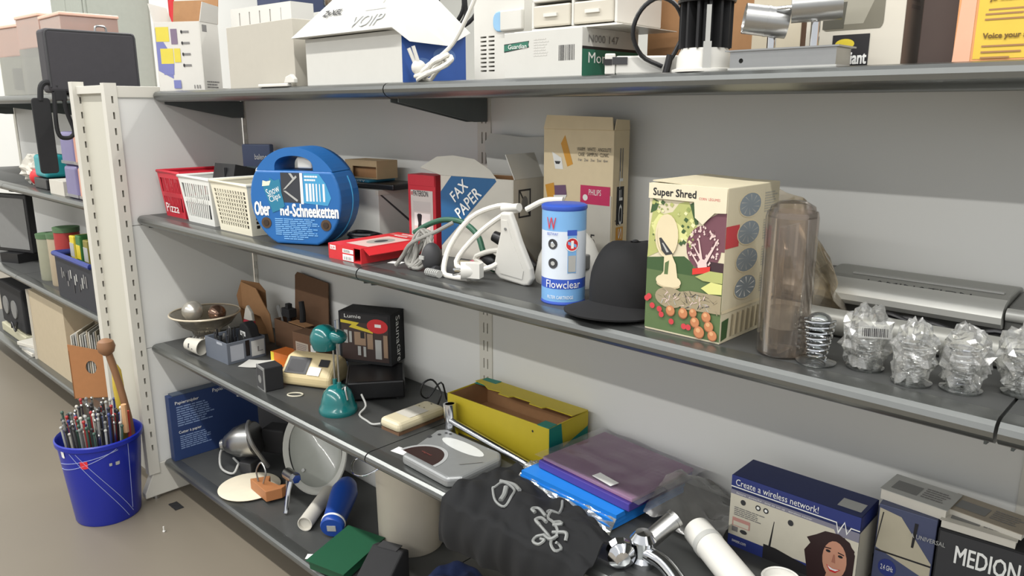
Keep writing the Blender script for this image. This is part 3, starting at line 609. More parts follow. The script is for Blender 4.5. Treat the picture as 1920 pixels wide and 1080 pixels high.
for k in range(70):
    x, y = rs.uniform(0.03,0.62), rs.uniform(0.60,0.88)
    if (x-0.27)**2/0.0256+(y-0.665)**2/0.0225 < 1: continue
    c_ = rs.choice([LG, mt('print_leaf2',(206,206,140)), DG, mt('print_leaf3',(136,148,84),0.5), mt('print_leaf4',(214,212,164),0.5)]); q_ = rs.uniform(0.012,0.032)
    it.append((c_,'p',[(x-q_,y),(x-q_*0.3,y+q_*0.6),(x+q_,y+q_*0.2),(x+q_*0.2,y-q_*0.5)]))
for k in range(90):
    a, q = rs.uniform(0,6.28), rs.uniform(0.2,1)**0.5; x, y = 0.74+0.2*q*math.cos(a), 0.615+0.13*q*math.sin(a)
    it.append((PL if k % 3 else PU,'p',[(x-0.012,y),(x,y+0.014),(x+0.014,y+0.002),(x,y-0.006)]))
for xa, ya, xb, yb in ((0.74,0.52,0.62,0.62),(0.74,0.50,0.68,0.66),(0.76,0.52,0.86,0.62),(0.76,0.50,0.92,0.68),(0.72,0.48,0.58,0.58)):
    it.append((PL,'p',[(xa-0.016,ya),(xa+0.016,ya),(xb+0.008,yb),(xb-0.008,yb)]))
it += [(PL,'c',0.74,0.50,0.06,0.04),(mt('print_scarlet',(204,52,44),0.5),'p',[(0.62,0.43),(0.84,0.46),(0.84,0.50),(0.62,0.47)]),
 (LG,'p',[(0.66,0.42),(0.76,0.40),(1.0,0.40),(1.0,0.47),(0.84,0.47)]),(mt('print_lime',(206,206,130),0.5),'p',[(0.74,0.35),(0.84,0.32),(1.0,0.33),(1.0,0.395),(0.86,0.40)]),
 (CR,'c',0.26,0.66,0.155,0.145),(mt('print_shade',(190,174,140),0.5),'c',0.26,0.655,0.135,0.125),(CR,'c',0.27,0.67,0.135,0.13),(M_dark,'p',[(0.16,0.64),(0.19,0.645),(0.36,0.545),(0.26,0.53),(0.20,0.56)]),(M_lgrey,'p',[(0.20,0.61),(0.22,0.61),(0.30,0.555),(0.27,0.55)]),
 (CR,'p',[(0.24,0.52),(0.34,0.54),(0.40,0.48),(0.44,0.36),(0.16,0.36),(0.24,0.42)]),(G,'p',[(0.255,0.48),(0.31,0.50),(0.30,0.40),(0.25,0.40)]),(CR,'c',0.31,0.36,0.17,0.045),(mt('print_shade',(190,174,140)),'c',0.31,0.335,0.16,0.025),(CR,'c',0.31,0.35,0.16,0.03),
 (GY,'c',0.34,0.25,0.20,0.07),(GY,'p',[(0.45,0.30),(0.60,0.32),(1.0,0.32),(1.0,0.20),(0.5,0.19)])]
for k in range(70):
    x, y = rs.uniform(0.2,0.97), rs.uniform(0.20,0.31); a = rs.uniform(0,3.14); dx, dy = 0.035*math.cos(a), 0.014*math.sin(a)
    it.append((rs.choice([M_dark,PL,M_lgrey,GY]),'p',[(x-dx,y-dy),(x-dx+0.01,y-dy),(x+dx,y+dy),(x+dx-0.008,y+dy+0.004)]))
for x, y, r_ in ((0.36,0.165,0.062),(0.53,0.165,0.062),(0.66,0.18,0.05),(0.69,0.12,0.06),(0.83,0.17,0.06),(0.87,0.11,0.06),(0.75,0.06,0.07),(0.92,0.055,0.06)):
    it += [(mt('print_onion_dark',(140,84,54),0.5),'c',x,y-0.004,r_,r_*0.6),(BR,'c',x,y,r_*0.92,r_*0.54),(mt('print_onion_light',(206,156,112),0.5),'c',x-0.012,y+0.010,r_*0.4,r_*0.22)]
for x, y in ((0.06,0.235),(0.03,0.22),(0.11,0.175),(0.21,0.16),(0.24,0.125),(0.38,0.09),(0.55,0.075),(0.61,0.075)): it.append((RD,'c',x,y,0.035,0.02))
it += [(mt('print_sky',(212,204,178),0.5),'p',[(0.0,0.90),(0.0,1.0),(1,1),(1,0.845),(0.86,0.84),(0.72,0.76),(0.62,0.80),(0.60,0.90)])]
prints(t, F['front'], it, step=0.00001)
texts(t, F['front'], [('Super Shred', M_ink, 0.06,0.905,0.62,0.968)], bold=0.003, lift=0.0032)
texts(t, F['front'], [('CORN  LÉGUMES', RD, 0.66,0.915,0.92,0.935)], lift=0.0032)
MB().box((0.005,-0.0845,0.222),(0.03,0.0004,0.022),mt('old_tape',(206,190,150),0.3)).build('tape', t)
SB = mt('print_slate',(128,138,144),0.5)
it = [(RD,'r',0.0,0.62,0.24,0.76)]
for k, y in enumerate((0.875,0.695,0.515,0.335)):
    it += [(CR,'c',0.42,y,0.22,0.082),(SB,'c',0.42,y,0.205,0.076)]
    for q in range(10):
        a = q*0.628; it.append((M_lgrey if k < 3 else M_wink,'p',[(0.42+0.06*math.cos(a),y+0.022*math.sin(a)),(0.42+0.18*math.cos(a+0.25),y+0.066*math.sin(a+0.25)),(0.42+0.18*math.cos(a+0.36),y+0.066*math.sin(a+0.36))]))
    it.append((mt('print_faint',(170,166,152),0.5),'lines',0.70,y-0.07,0.97,y+0.07,8))
it += [(CR,'r',0.0,0.20,1,0.22),(DG,'p',[(0.02,0.02),(0.12,0.03),(0.14,0.16),(0.02,0.15)])]
for k in range(16):
    x = 0.18+0.05*k; it.append((CR if k % 2 else GY,'p',[(x,0.03),(x+0.03,0.03),(x+0.05,0.17),(x+0.02,0.18)]))
prints(t, F['right'], it, step=0.00001)
lf = MB(); lf.M = Matrix.Translation((0,0,0.2362)) @ Matrix.Rotation(R(2.5), 4, 'Y'); lf.b6(-0.064,0.066,-0.082,0.082,-0.0005,0.001,mt('shred_cream',(204,194,166))); lf.build('lid', t)

# clear plastic cylinder, loose plastic bag
t = thing('clear_tube', 'tall clear plastic cylinder standing beside the shredder carton', 'tube', (2.209, -0.333, L2), 0)
M_amb = film('tinted_plastic', (250,245,240), 0.05, 0.7, 0.06, 0.015)
b = MB(); b.captop = False; b.lathe([(0.034,0.001),(0.036,0.004),(0.036,0.200),(0.034,0.208),(0.0325,0.208),(0.0325,0.006)], M_amb, n=40); b.build('wall', t, smooth=True)
b = MB(); b.lathe([(0.0,0.003),(0.034,0.003),(0.034,0.0035),(0.0,0.0036)], M_amb, n=32); b.build('base', t, smooth=True); b = MB(); b.lathe([(0.033,0.200),(0.030,0.215),(0.018,0.222),(0.0,0.224)], M_amb, n=32); b.build('cap', t, smooth=True)
b = MB(); b.b6(0.002,0.006,-0.020,0.020,0.004,0.19,M_amb); b.cyl((-0.008,0,0.006),(-0.008,0,0.185),0.010,M_amb,n=16); b.cyl((0.0,0.0,0.04),(0.0,0.0,0.068),0.022,M_film,n=24); b.build('inner_tube', t, smooth=True)
t = thing('plastic_bag', 'crumpled clear plastic bag slumped behind the shredder carton', 'bag', (2.135, -0.150, L2), 0)
M_bag = film('bag_film', (236,228,212), 0.10, 0.7, 0.15, 0.12)
b = MB(); b.sheet(lambda u,v:(-0.035+0.13*u-0.03*v*v+0.008*math.sin(11*v+6*u), 0.016*math.sin(8*u+5*v)+0.012*math.sin(17*u), (0.228-0.12*u*u)*v+0.004*math.sin(14*u)), 16, 14, M_bag, 0.001); b.build('film', t, smooth=False)

# silver laminator
t = thing('laminator', 'silver laminator with grey ends lying along the back panel', 'laminator', (2.312, -0.062, L2), 0)
M_lam = mt('laminator_silver',(196,196,190),0.36,metal=0.25,var=0.03); M_lamg = mt('laminator_grey',(112,112,108),0.5); M_lamg2 = mt('laminator_top',(150,150,144),0.45,metal=0.1)
b = MB(); b.prism([(-0.050,0.040),(-0.050,0.070),(-0.030,0.080),(0.030,0.084),(0.058,0.080),(0.058,0.036)], -0.142, 0.128, M_lamg2, 'yz'); b.build('cover', t, bevel=0.003, seg=2)
b = MB(); b.prism([(-0.046,0.036),(-0.062,0.038),(-0.070,0.046),(-0.072,0.056),(-0.068,0.066),(-0.058,0.074),(-0.046,0.078)], -0.142, 0.128, M_lam, 'yz'); b.build('front_bar', t, smooth=True, auto=30)
for x0, x1 in ((-0.172,-0.1435),(0.1295,0.160)):
    b = MB(); b.prism([(-0.050,0.0),(-0.056,0.048),(-0.045,0.070),(0.045,0.078),(0.055,0.06),(0.055,0.0)], x0, x1, M_lamg, 'yz'); b.build('end_cap', t, bevel=0.004)
    b = MB(); b.cyl((x0+0.002,-0.058,0.060),(x1-0.001,-0.058,0.060),0.0095,M_lam,n=16); b.build('end_trim', t, smooth=True)
b = MB(); b.b6(-0.1425,0.129,-0.03,0.05,0.0,0.0355,M_lamg); b.build('base', t)
b = MB(); b.b6(-0.10,0.118,-0.022,-0.014,0.081,0.0835,M_lgrey); b.build('feed_slot', t)
texts(t, Face((-0.07,-0.048,0.0705),(1,0,0),(0,0.9,0.44),0.15,0.02), [('LAMINATION', M_dark, 0.0,0.25,1.0,0.65)], lift=0.002)
t = thing('silver_roll', 'silver grey roll lying in front of the laminator', 'roll', (2.315, -0.190, L2), 0)
b = MB(); b.cyl((-0.19,0,0.021),(0.20,0.004,0.021),0.021,mt('roll_silver',(140,140,134),0.4,metal=0.3),n=32); cut(b.build('roll', t, smooth=True, auto=50), MB().cyl((-0.20,0,0.021),(-0.10,0.001,0.021),0.012,M_dark))
t = thing('dark_cable', 'dark tangled cable lying between the laminator and the roll', 'cable', (2.33, -0.157, L2+0.026), 0)
b = MB(); b.tube([(-0.06,0.006,0.012),(-0.03,0.0,0.014),(0.0,0.004,0.006),(0.03,-0.004,0.012),(0.07,0.002,0.004),(0.11,-0.002,0.016),(0.13,0.004,0.010),(0.15,-0.004,0.004)], 0.004, M_black); b.tube([(-0.05,0.0,0.004),(0.0,0.006,0.012),(0.05,-0.004,0.006),(0.09,0.004,0.0)], 0.004, M_black); b.build('cable', t, smooth=True)

# wire coil egg cup and wrapped ones
def spring(b, r, h, turns, z0, wire, mat, n=6):
    b.tube([(r(k/(turns*12))*math.cos(k*math.pi/6), r(k/(turns*12))*math.sin(k*math.pi/6), z0+h*k/(turns*12)) for k in range(turns*12+1)], wire, mat, n=n, smooth=1)
M_glass = film('glassware', (232,236,234), 0.14, 0.95, 0.03, 0.04)
def coil_cup(t, s=1.0):
    b = MB(); b.lathe([(0.0,0.0),(0.026*s,0.0005),(0.027*s,0.003),(0.012*s,0.006),(0.0,0.007)], M_glass, n=28); b.build('foot', t, smooth=True)
    b = MB(); spring(b, lambda u: (0.013+0.009*u)*s, 0.058*s, 7, 0.007, 0.0016*s, M_chrome); b.build('spring', t, smooth=True)
t = thing('spring_cup', 'chrome spring egg cup standing unwrapped beside the clear cylinder', 'egg cup', (2.264, -0.343, L2), 0); coil_cup(t)
b = MB(); b.ball((0,0,0.062),0.016,M_glass,sc=(1,1,0.7)); b.build('bowl', t, smooth=True)
def wrap_mesh(b, rx, ry, h, seed, mat):
    n, m = 26, 16; vs = []; fs = []
    for i in range(m+1):
        tt = math.pi*i/m
        for k in range(n):
            a = 2*math.pi*k/n; d = Vector((math.sin(tt)*math.cos(a), math.sin(tt)*math.sin(a), math.cos(tt)))
            q = 1+0.30*noise.noise(d*3.1+Vector((seed,0,0)))+0.26*noise.noise(d*8.0+Vector((0,seed,0)))
            vs.append((d.x*rx*q, d.y*ry*q, max(0.0006, h*0.48+d.z*h*0.5*q)))
    for i in range(m):
        for k in range(n): fs.append((i*n+k, (i+1)*n+k, (i+1)*n+(k+1) % n, i*n+(k+1) % n))
    b.add(vs, fs, mat)
M_cello = film('cellophane', (244,244,240), 0.10, 0.95, 0.14, 0.16)
for i, (x, y, rx, ry, h, lab) in enumerate(((2.322,-0.318,0.029,0.029,0.082,'spring egg cup in crumpled cellophane with a barcode sticker'),(2.387,-0.337,0.023,0.028,0.080,'spring egg cup in crumpled cellophane, domed, between two others'),(2.441,-0.322,0.0195,0.026,0.082,'torn cellophane wrapper next to a domed wrapped cup'),(2.502,-0.285,0.029,0.029,0.088,'spring egg cup in cellophane with bright dark wire coils'))):
    t = thing('wrapped_cup', lab, 'egg cup', (x, y, L2), 40*i, 'cellophane wrapped egg cups')
    coil_cup(t, 0.92)
    b = MB(); wrap_mesh(b, rx*1.08, ry*1.1, h*1.06, 3.7*i+1, M_cello); b.build('wrapper', t)
    if i == 0:
        t.rotation_euler = (0,0,R(30)); F = Face((-0.02,-0.033,0.052),(1,0,0),(0,0.25,1),0.042,0.022); prints(t, F, [(M_cello,'r',0,0,1,1),(M_ink,'bars',0.12,0.1,0.9,0.6,14)], name='sticker', lift=0.003)
# ---------------------------------------------------------------- third shelf
t = thing('glass_bowl', 'footed clear glass bowl holding shiny balls beside the end wall', 'bowl', (0.125, -0.262, L3), 0)
b = MB(); b.captop = False; b.lathe([(0.0,0.0),(0.062,0.001),(0.068,0.004),(0.066,0.010),(0.040,0.030),(0.050,0.052),(0.088,0.075),(0.112,0.108),(0.116,0.112),(0.113,0.114),(0.085,0.081),(0.048,0.058),(0.0,0.050)], film('bowl_glass',(238,232,220),0.10,0.8,0.05,0.08), n=44); b.build('bowl', t, smooth=True)
b = MB(); b.captop = False; b.lathe([(0.116,0.108),(0.119,0.111),(0.116,0.115),(0.112,0.112)], mt('bowl_rim',(190,178,156),0.3), n=44); b.build('rim', t, smooth=True)
b = MB()
for k in range(16):
    a = 2*math.pi*k/16; b.cyl((0.066*math.cos(a),0.066*math.sin(a),0.004),(0.042*math.cos(a+0.2),0.042*math.sin(a+0.2),0.034),0.0014,M_chrome,n=6)
b.build('foot_ribs', t)
for x, y, z, r, m, lab in ((0.078,-0.285,0.112,0.036,mt('ball_silver',(206,202,192),0.25,metal=0.7),'large silver ball resting in the glass bowl'),(0.158,-0.235,0.110,0.030,mt('ball_copper',(140,112,96),0.18,metal=0.8),'darker mirrored ball in the glass bowl behind the silver one')):
    o = MB().ball((0,0,0),r,m,n=28,m=18).build('ornament_ball',smooth=True); o.location = (x,y,L3+z); tag(o, lab, 'ball', 'ornament balls in the bowl')
t = thing('paper_cup', 'white paper cup with dark marks lying on its side by the glass bowl', 'cup', (0.215, -0.345, L3), 20)
b = MB(); b.M = Matrix.Translation((0,0,0.030)) @ Matrix.Rotation(R(96), 4, 'Y'); b.lathe([(0.0,-0.032),(0.020,-0.032),(0.028,0.032),(0.026,0.032),(0.018,-0.030),(0.0,-0.030)], M_offw, n=28); b.build('cup', t, smooth=True, auto=40)
prints(t, Face((-0.03,-0.026,0.022),(1,0,0),(0,0.25,1),0.06,0.03), [(M_dark,'r',0.35,0.2,0.44,0.7),(M_dark,'r',0.62,0.1,0.72,0.3)])
# grey open bin of small bits
t, F, w = carton('parts_bin', 'slate grey open bin with paper labels full of drill bits', 'bin', (0.259,-0.330), (0.402,-0.325), 0.135, 0.07, L3, None)
M_slate = mt('bin_slate',(96,102,112),0.55)
open_box(t, w, 0.135, 0.07, M_slate, None, th=0.004)
prints(t, F['right'], [(mt('label_pale',(160,164,172),0.5),'r',0.08,0.12,0.42,0.86),(M_black,'r',0.47,0.2,0.58,0.95),(mt('label_white',(190,190,186),0.5),'r',0.62,0.12,0.97,0.86),(M_inkg,'p',[(0.78,0.3),(0.92,0.3),(0.92,0.34),(0.82,0.34),(0.82,0.55),(0.78,0.55)])])
prints(t, F['front'], [(mt('label_pale',(160,164,172),0.5),'r',0.55,0.84,0.80,0.96)])
rs = random.Random(11); first = None
for k in range(26):
    x, y = rs.uniform(-0.06,0.06), rs.uniform(-0.055,0.05); h = rs.uniform(0.055,0.095)
    o = MB().cyl((0,0,0),(rs.uniform(-.01,.01),rs.uniform(-.01,.01),h),0.0032,rs.choice([M_steel,M_black,M_dark,M_steel]),n=8).build('drill_bit'); o.location = (t.location.x+x, t.location.y+y, L3+0.0045); tag(o, 'small metal drill bit standing in the slate grey bin', 'drill bit', 'drill bits in the grey bin')
t = thing('black_case', 'round topped black plastic case standing in the slate grey bin', 'case', (0.352, -0.222, L3+0.0045), 0)
b = MB(); b.prism([(-0.045,0.0),(0.045,0.0),(0.046,0.055),(0.030,0.098),(0.0,0.112),(-0.026,0.100),(-0.045,0.06)], -0.018, 0.018, M_blackm, 'xz'); b.build('body', t, bevel=0.005)
prints(t, Face((-0.045,-0.018,0),(1,0,0),(0,0,1),0.09,0.11), [(M_wink,'r',0.25,0.58,0.62,0.72),(M_ink,'bars',0.3,0.61,0.58,0.69,6)], name='sticker')
# cut-out cardboard sleeve
t = thing('cardboard_sleeve', 'brown cardboard sleeve with a cut out arch behind the grey bin', 'cardboard', (0.190, -0.115, L3), 10)
b = MB(); b.prism([(-0.085,0.13),(-0.06,0.20),(0.02,0.185),(0.06,0.13),(0.085,0.10),(0.10,0.0),(0.075,0.0),(0.06,0.05),(0.035,0.085),(0.0,0.09),(-0.02,0.06),(-0.03,0.10),(-0.06,0.11)], -0.0015, 0.0015, M_kraft, 'xz'); b.build('front_leaf', t)
b = MB(); b.M = Matrix.Translation((-0.06,0.002,0)) @ Matrix.Rotation(R(48), 4, 'Z'); b.prism([(0.0,0.0),(0.08,0.0),(0.08,0.16),(0.06,0.19),(0.0,0.205),(-0.02,0.15)], -0.0015, 0.0015, M_kraft, 'xz'); b.build('rear_leaf', t)
t = thing('red_tool', 'red and white plastic tool standing by the cardboard sleeve', 'tool', (0.255, -0.172, L3), 10)
b = MB(); b.prism([(-0.02,0.0),(-0.005,0.0),(0.0,0.045),(0.028,0.048),(0.03,0.09),(-0.018,0.092)], -0.008, 0.008, mt('tool_red',(176,44,62),0.45), 'xz'); b.build('handle', t, bevel=0.003)
b = MB(); b.prism([(-0.018,0.0925),(0.03,0.0905),(0.026,0.12),(0.004,0.145),(-0.006,0.13)], -0.006, 0.006, M_offw, 'xz'); b.build('head', t, bevel=0.003)
# tall brown carton, open, with black bits
t, F, w = carton('brown_carton', 'open brown carton with a tall raised back flap', 'box', (0.315,-0.108), (0.520,-0.104), 0.085, 0.095, L3, None)
open_box(t, w, 0.085, 0.095, M_kraftd, None)
b = MB(); b.M = Matrix.Translation((0.0,0.041,0.095)) @ Matrix.Rotation(R(-3), 4, 'X'); b.prism([(-0.102,0.0),(0.102,0.0),(0.100,0.14),(-0.085,0.152),(-0.098,0.14)], -0.0015, 0.0015, M_kraftd, 'xz'); b.build('back_flap', t)
MB().box((0.03,-0.02,0.097),(0.10,0.035,0.002),M_kraft).build('inner_flap', t)
t = thing('camera_bracket', 'black camera bracket standing in the open brown carton', 'bracket', (0.405, -0.070, L3+0.004), 0)
b = MB(); b.tube([(0.02,0,0.0),(0.025,0,0.06),(0.035,0,0.12),(0.03,0,0.165)], lambda u: 0.012-0.003*u, M_blackm, n=10); b.build('arm', t, smooth=True)
b = MB(); b.box((-0.045,-0.005,0.115),(0.05,0.03,0.03),M_blackm); b.box((-0.045,-0.005,0.137),(0.018,0.018,0.018),M_blackm); b.cyl((-0.045,-0.005,0.0),(-0.045,-0.005,0.1),0.008,M_blackm); b.build('clamp', t, bevel=0.002)
b = MB(); b.M = Matrix.Rotation(R(-22),4,'Y'); b.box((-0.05,-0.012,0.12),(0.022,0.002,0.08),M_grey); b.build('plate', t)
# brown boxes with barcode labels
t, F, w = carton('brown_box', 'small brown box with white barcode labels behind the teal lamp', 'box', (0.530,-0.165), (0.655,-0.152), 0.052, 0.105, L3, M_kraftd)
prints(t, F['front'], [(mt('label_dull',(176,166,150),0.6),'r',0.12,0.35,0.62,0.72),(M_inkg,'lines',0.16,0.40,0.58,0.68,5),(M_wink,'r',0.72,0.45,0.92,0.72)])
t = thing('paint_tubes', 'row of thin white tubes standing behind the teal lamp', 'tube', (0.668, -0.075, L3), 0)
for k in range(5):
    b = MB(); b.cyl((-0.024+0.012*k,0,0),(-0.024+0.012*k,0,0.145+0.004*(k % 3)),0.0055,M_offw if k % 2 else mt('tube_blue',(150,160,176),0.5),n=12); b.build('tube', t, smooth=True)
t, F, w = carton('orange_box', 'flat orange box with a yellow end lying by the black speaker', 'box', (0.488,-0.222), (0.600,-0.205), 0.06, 0.042, L3, mt('box_orange',(212,112,36),0.5))
prints(t, F['front'], [(M_yel,'r',0.0,0.0,0.14,1.0)])
o = MB(); o.sheet(lambda u,v:(-0.05+0.10*u, -0.03+0.06*v, 0.001+0.010*(u**3)+0.004*v*v), 8, 6, M_white, 0.0008); o = o.build('paper_sheet'); o.location = (0.470,-0.262,L3+0.001); o.rotation_euler = (0,0,R(28)); tag(o, 'loose white paper sheet lying by the slate grey bin', 'paper')
# black cube speaker
t = thing('cube_speaker', 'small black cube speaker with grey rimmed front', 'speaker', (0.684, -0.345, L3), -12)
MB().box((0.012,0,0.036),(0.055,0.058,0.072),M_blackm).build('cabinet', t, bevel=0.003)
b = MB(); b.box((-0.0165,0,0.036),(0.004,0.060,0.074),M_grey); b.build('front_frame', t, bevel=0.002)
t.rotation_euler = (0,0,R(82))
b = MB(); b.box((-0.019,0,0.036),(0.002,0.046,0.058),M_dark); b.cyl((-0.0205,0,0.034),(-0.019,0,0.034),0.012,M_grey,n=20); b.build('grille', t)
o = MB().tube([(0.022*math.cos(R(a)),0.014*math.sin(R(a)),0.0025) for a in range(0,360,20)], 0.0022, mt('elastic_cream',(196,190,170),0.7), n=7, smooth=1, closed=True).build('elastic_band', smooth=True); o.location = (0.792,-0.318,L3); o.rotation_euler = (0,0,R(40)); tag(o, 'cream elastic band lying flat by the black speaker', 'elastic band')
# cream radio
t = thing('clock_radio', 'cream and black rounded clock radio behind the teal lamp', 'radio', (0.735, -0.218, L3), 26)
M_rc = mt('radio_cream',(208,190,146),0.4)
b = MB(); b.M = Matrix.Translation((0,0,0.002)); b.prism([(-0.055,0.0),(0.060,0.0),(0.062,0.03),(0.050,0.064),(0.025,0.082),(-0.005,0.080),(-0.055,0.032)], -0.085, 0.085, M_rc, 'yz'); b.build('body', t, bevel=0.012, seg=3)
F = Face((-0.078,-0.0555,0.034),(1,0,0),(0,0.72,0.69),0.156,0.068)
prints(t, F, [(M_black,'r',0.05,0.12,0.52,0.92),(M_dark,'r',0.10,0.2,0.46,0.8),(M_wink,'r',0.54,0.1,0.80,0.5),(M_black,'r',0.72,0.55,0.92,0.9)], name='display', lift=0.002)
b = MB(); b.tube([(-0.09,-0.06,0.01),(-0.10,0,0.03),(-0.09,0.05,0.06)], 0.004, M_black); b.build('trim', t, smooth=True)
# teal lamp
t = thing('mini_desk_lamp', 'small glossy teal desk lamp with domed base and ball shade', 'lamp', (0.982, -0.300, L3), 0)
M_tl = M_tl2 = mt('lamp_teal',(16,98,98),0.2,var=0.06,coat=0.4)
b = MB(); b.lathe([(0.050,0.0),(0.052,0.006),(0.050,0.016),(0.046,0.020),(0.044,0.034),(0.036,0.058),(0.022,0.072),(0.0,0.078)], M_tl, n=40); b.build('base', t, smooth=True, auto=50)
for s, h in ((-1,0.185),(1,0.235)):
    b = MB(); b.cyl((s*0.016,-s*0.004,0.066),(s*0.016,-s*0.004,0.088),0.006,M_tl,n=14); b.build('socket', t, smooth=True)
    b = MB(); b.cyl((s*0.016,-s*0.004,0.08),(s*0.016,-s*0.004,h),0.0024,M_steel,n=10); b.build('stalk', t, smooth=True)
b = MB(); b.lathe([(0.030,-0.026),(0.038,-0.004),(0.037,0.012),(0.028,0.030),(0.016,0.038),(0.0,0.041)], M_tl2, n=36, c=(-0.030,-0.012,0.200)); b.lathe([(0.0,-0.022),(0.030,-0.026),(0.0,-0.0265)], M_tl, n=36, c=(-0.030,-0.012,0.200)); b.build('shade', t, smooth=True, auto=50)
b = MB(); b.ball((0.008,0.004,0.212),0.024,M_tl,sc=(1.2,1,0.8)); b.build('shade_arm', t, smooth=True)
b = MB(); b.tube([(0.024,0.0,0.07),(0.032,0.004,0.078),(0.038,0.0,0.070),(0.046,0.0,0.045)], 0.003, M_steel); b.build('switch_lever', t, smooth=True)
# black sauna box on a black player
t, F, w = carton('black_player', 'flat black player with silver front edge under the printed black carton', 'player', (0.968,-0.226), (1.030,-0.236), 0.19, 0.060, L3, None)
t.location = (0.925,-0.130,L3); t.rotation_euler = (0,0,R(-37))
MB().box((0.01,0,0.032),(0.16,0.16,0.052),M_black).build('body', t, bevel=0.005)
MB().box((0.01,-0.081,0.054),(0.158,0.003,0.008),M_steel).build('front_trim', t)
b = MB()
for sx in (-1,1):
    for sy in (-1,1): b.cyl((0.01+sx*0.06,sy*0.06,0),(0.01+sx*0.06,sy*0.06,0.007),0.008,M_dark,n=10)
o = b.build('feet', t); o['kind'] = 'stuff'
prints(t, Face((-0.07,-0.080,0.006),(1,0,0),(0,0,1),0.16,0.05), [(M_lgrey,'r',0.62,0.4,0.72,0.6),(M_lgrey,'r',0.76,0.42,0.86,0.62)], name='buttons', lift=0.001)
t2, F, w = carton('printed_carton', 'black carton with yellow lightning and product photos on the black player', 'box', (0.775,-0.150), (0.932,-0.078), 0.085, 0.156, L3+0.0595, M_blackm)
prints(t2, F['front'], [(mt('print_brown',(60,44,40),0.5),'r',0.05,0.06,0.95,0.94),(M_ink,'r',0.05,0.80,0.95,0.97),(M_yel,'p',[(0.04,0.84),(0.40,0.80),(0.34,0.74),(0.66,0.66),(0.66,0.61),(0.2,0.70),(0.26,0.76),(0.04,0.78)]),(M_red,'c',0.75,0.76,0.20,0.14),(M_wink,'r',0.70,0.74,0.82,0.80),
  (M_lgrey,'r',0.10,0.38,0.17,0.64),(M_lgrey,'r',0.20,0.40,0.25,0.62),(mt('print_tan',(150,124,100),0.5),'r',0.30,0.36,0.52,0.62),(M_ink,'r',0.42,0.50,0.50,0.62),(mt('print_tan',(150,124,100)),'r',0.55,0.30,0.66,0.60),(M_lgrey,'r',0.70,0.12,0.82,0.50),(M_lgrey,'r',0.36,0.16,0.42,0.34),(M_lgrey,'r',0.47,0.14,0.52,0.34),(mt('print_tan',(150,124,100)),'r',0.86,0.16,0.94,0.60)])
texts(t2, F['front'], [('Lumie', M_wink, 0.12,0.885,0.44,0.955)])
texts(t2, F['right'], [('Sauna', M_wink, 0.0,0.58,1.0,0.74,-90), ('care', M_wink, 0.2,0.14,0.8,0.26,-90)])
t = thing('lamp_flex', 'thin grey flex trailing from the teal lamp to the cream adapter', 'cable', (1.05, -0.30, L3), 0)
b = MB(); b.tube([(-0.03,0.05,0.045),(-0.005,0.045,0.02),(0.0,0.02,0.004),(0.05,0.01,0.003),(0.08,0.005,0.005),(0.105,0.012,0.012)], 0.0028, M_lgrey, n=7); b.build('flex', t, smooth=True)
# cream adapter
t = thing('mains_adapter', 'long cream plastic adapter box with paper label', 'adapter', (1.192, -0.213, L3), 92)
b = MB(); b.b6(-0.080,0.082,-0.038,0.038,0.006,0.034,M_ivory); b.build('body', t, bevel=0.012, seg=3)
MB().b6(-0.076,0.078,-0.034,0.034,0.0,0.0075,M_kraftd).build('underside', t)
prints(t, Face((-0.080,-0.038,0.034),(1,0,0),(0,1,0),0.162,0.076), [(M_offw,'r',0.28,0.12,0.68,0.86),(M_dark,'c',0.72,0.70,0.012,0.03),(M_dark,'c',0.72,0.45,0.012,0.03),(M_dark,'c',0.90,0.5,0.014,0.035)], name='label')
b = MB(); b.tube([(0.085,0.0,0.02),(0.11,0.01,0.05),(0.10,0.03,0.085),(0.075,0.04,0.08),(0.07,0.045,0.05),(0.10,0.05,0.03),(0.13,0.03,0.07),(0.14,0.02,0.02)], 0.0026, M_black); b.build('lead', t, smooth=True)
# yellow carton
t, F, w = carton('yellow_carton', 'long yellow carton with torn open top and teal corners', 'box', (1.283,-0.172), (1.618,-0.165), 0.145, 0.098, L3, None)
M_yc = mt('carton_yellow',(190,170,36),0.55,var=0.05); M_yi = M_kraft; M_tc = mt('carton_teal',(20,120,104),0.5)
open_box(t, w, 0.145, 0.098, M_yc, M_yi)
b = MB(); b.M = Matrix.Translation((0,0.0725,0.098)) @ Matrix.Rotation(R(-4), 4, 'X')
b.prism([(-w/2,0),(w/2,0),(w/2,-0.062),(0.09,-0.062),(0.085,-0.074),(0.045,-0.074),(0.04,-0.062),(-0.015,-0.062),(-0.02,-0.076),(-0.055,-0.076),(-0.06,-0.062),(-0.10,-0.068),(-0.13,-0.05),(-w/2,-0.045)], 0.0, 0.002, M_yc, 'xy'); b.build('lid', t)
MB().box((0,0.0,0.02),(w-0.01,0.13,0.03),M_yi).build('filling', t)
prints(t, F['front'], [(M_ink,'c',0.855,0.80,0.008,0.03)])
prints(t, F['right'], [(M_tc,'p',[(0.0,0.0),(1,0.0),(1,0.62),(0.35,0.38),(0.30,1.0),(0.0,1.0)]),(M_yc,'p',[(0.34,0.98),(1,0.98),(1,0.66),(0.36,0.42)])])
b = MB(); b.box((w/2-0.018,-0.058,0.0985),(0.034,0.030,0.0015),M_tc); b.build('corner_flap', t); b = MB(); b.box((-w/2+0.03,0.045,0.101),(0.05,0.05,0.0015),M_tc,rz=0.1); b.build('corner_flap', t)
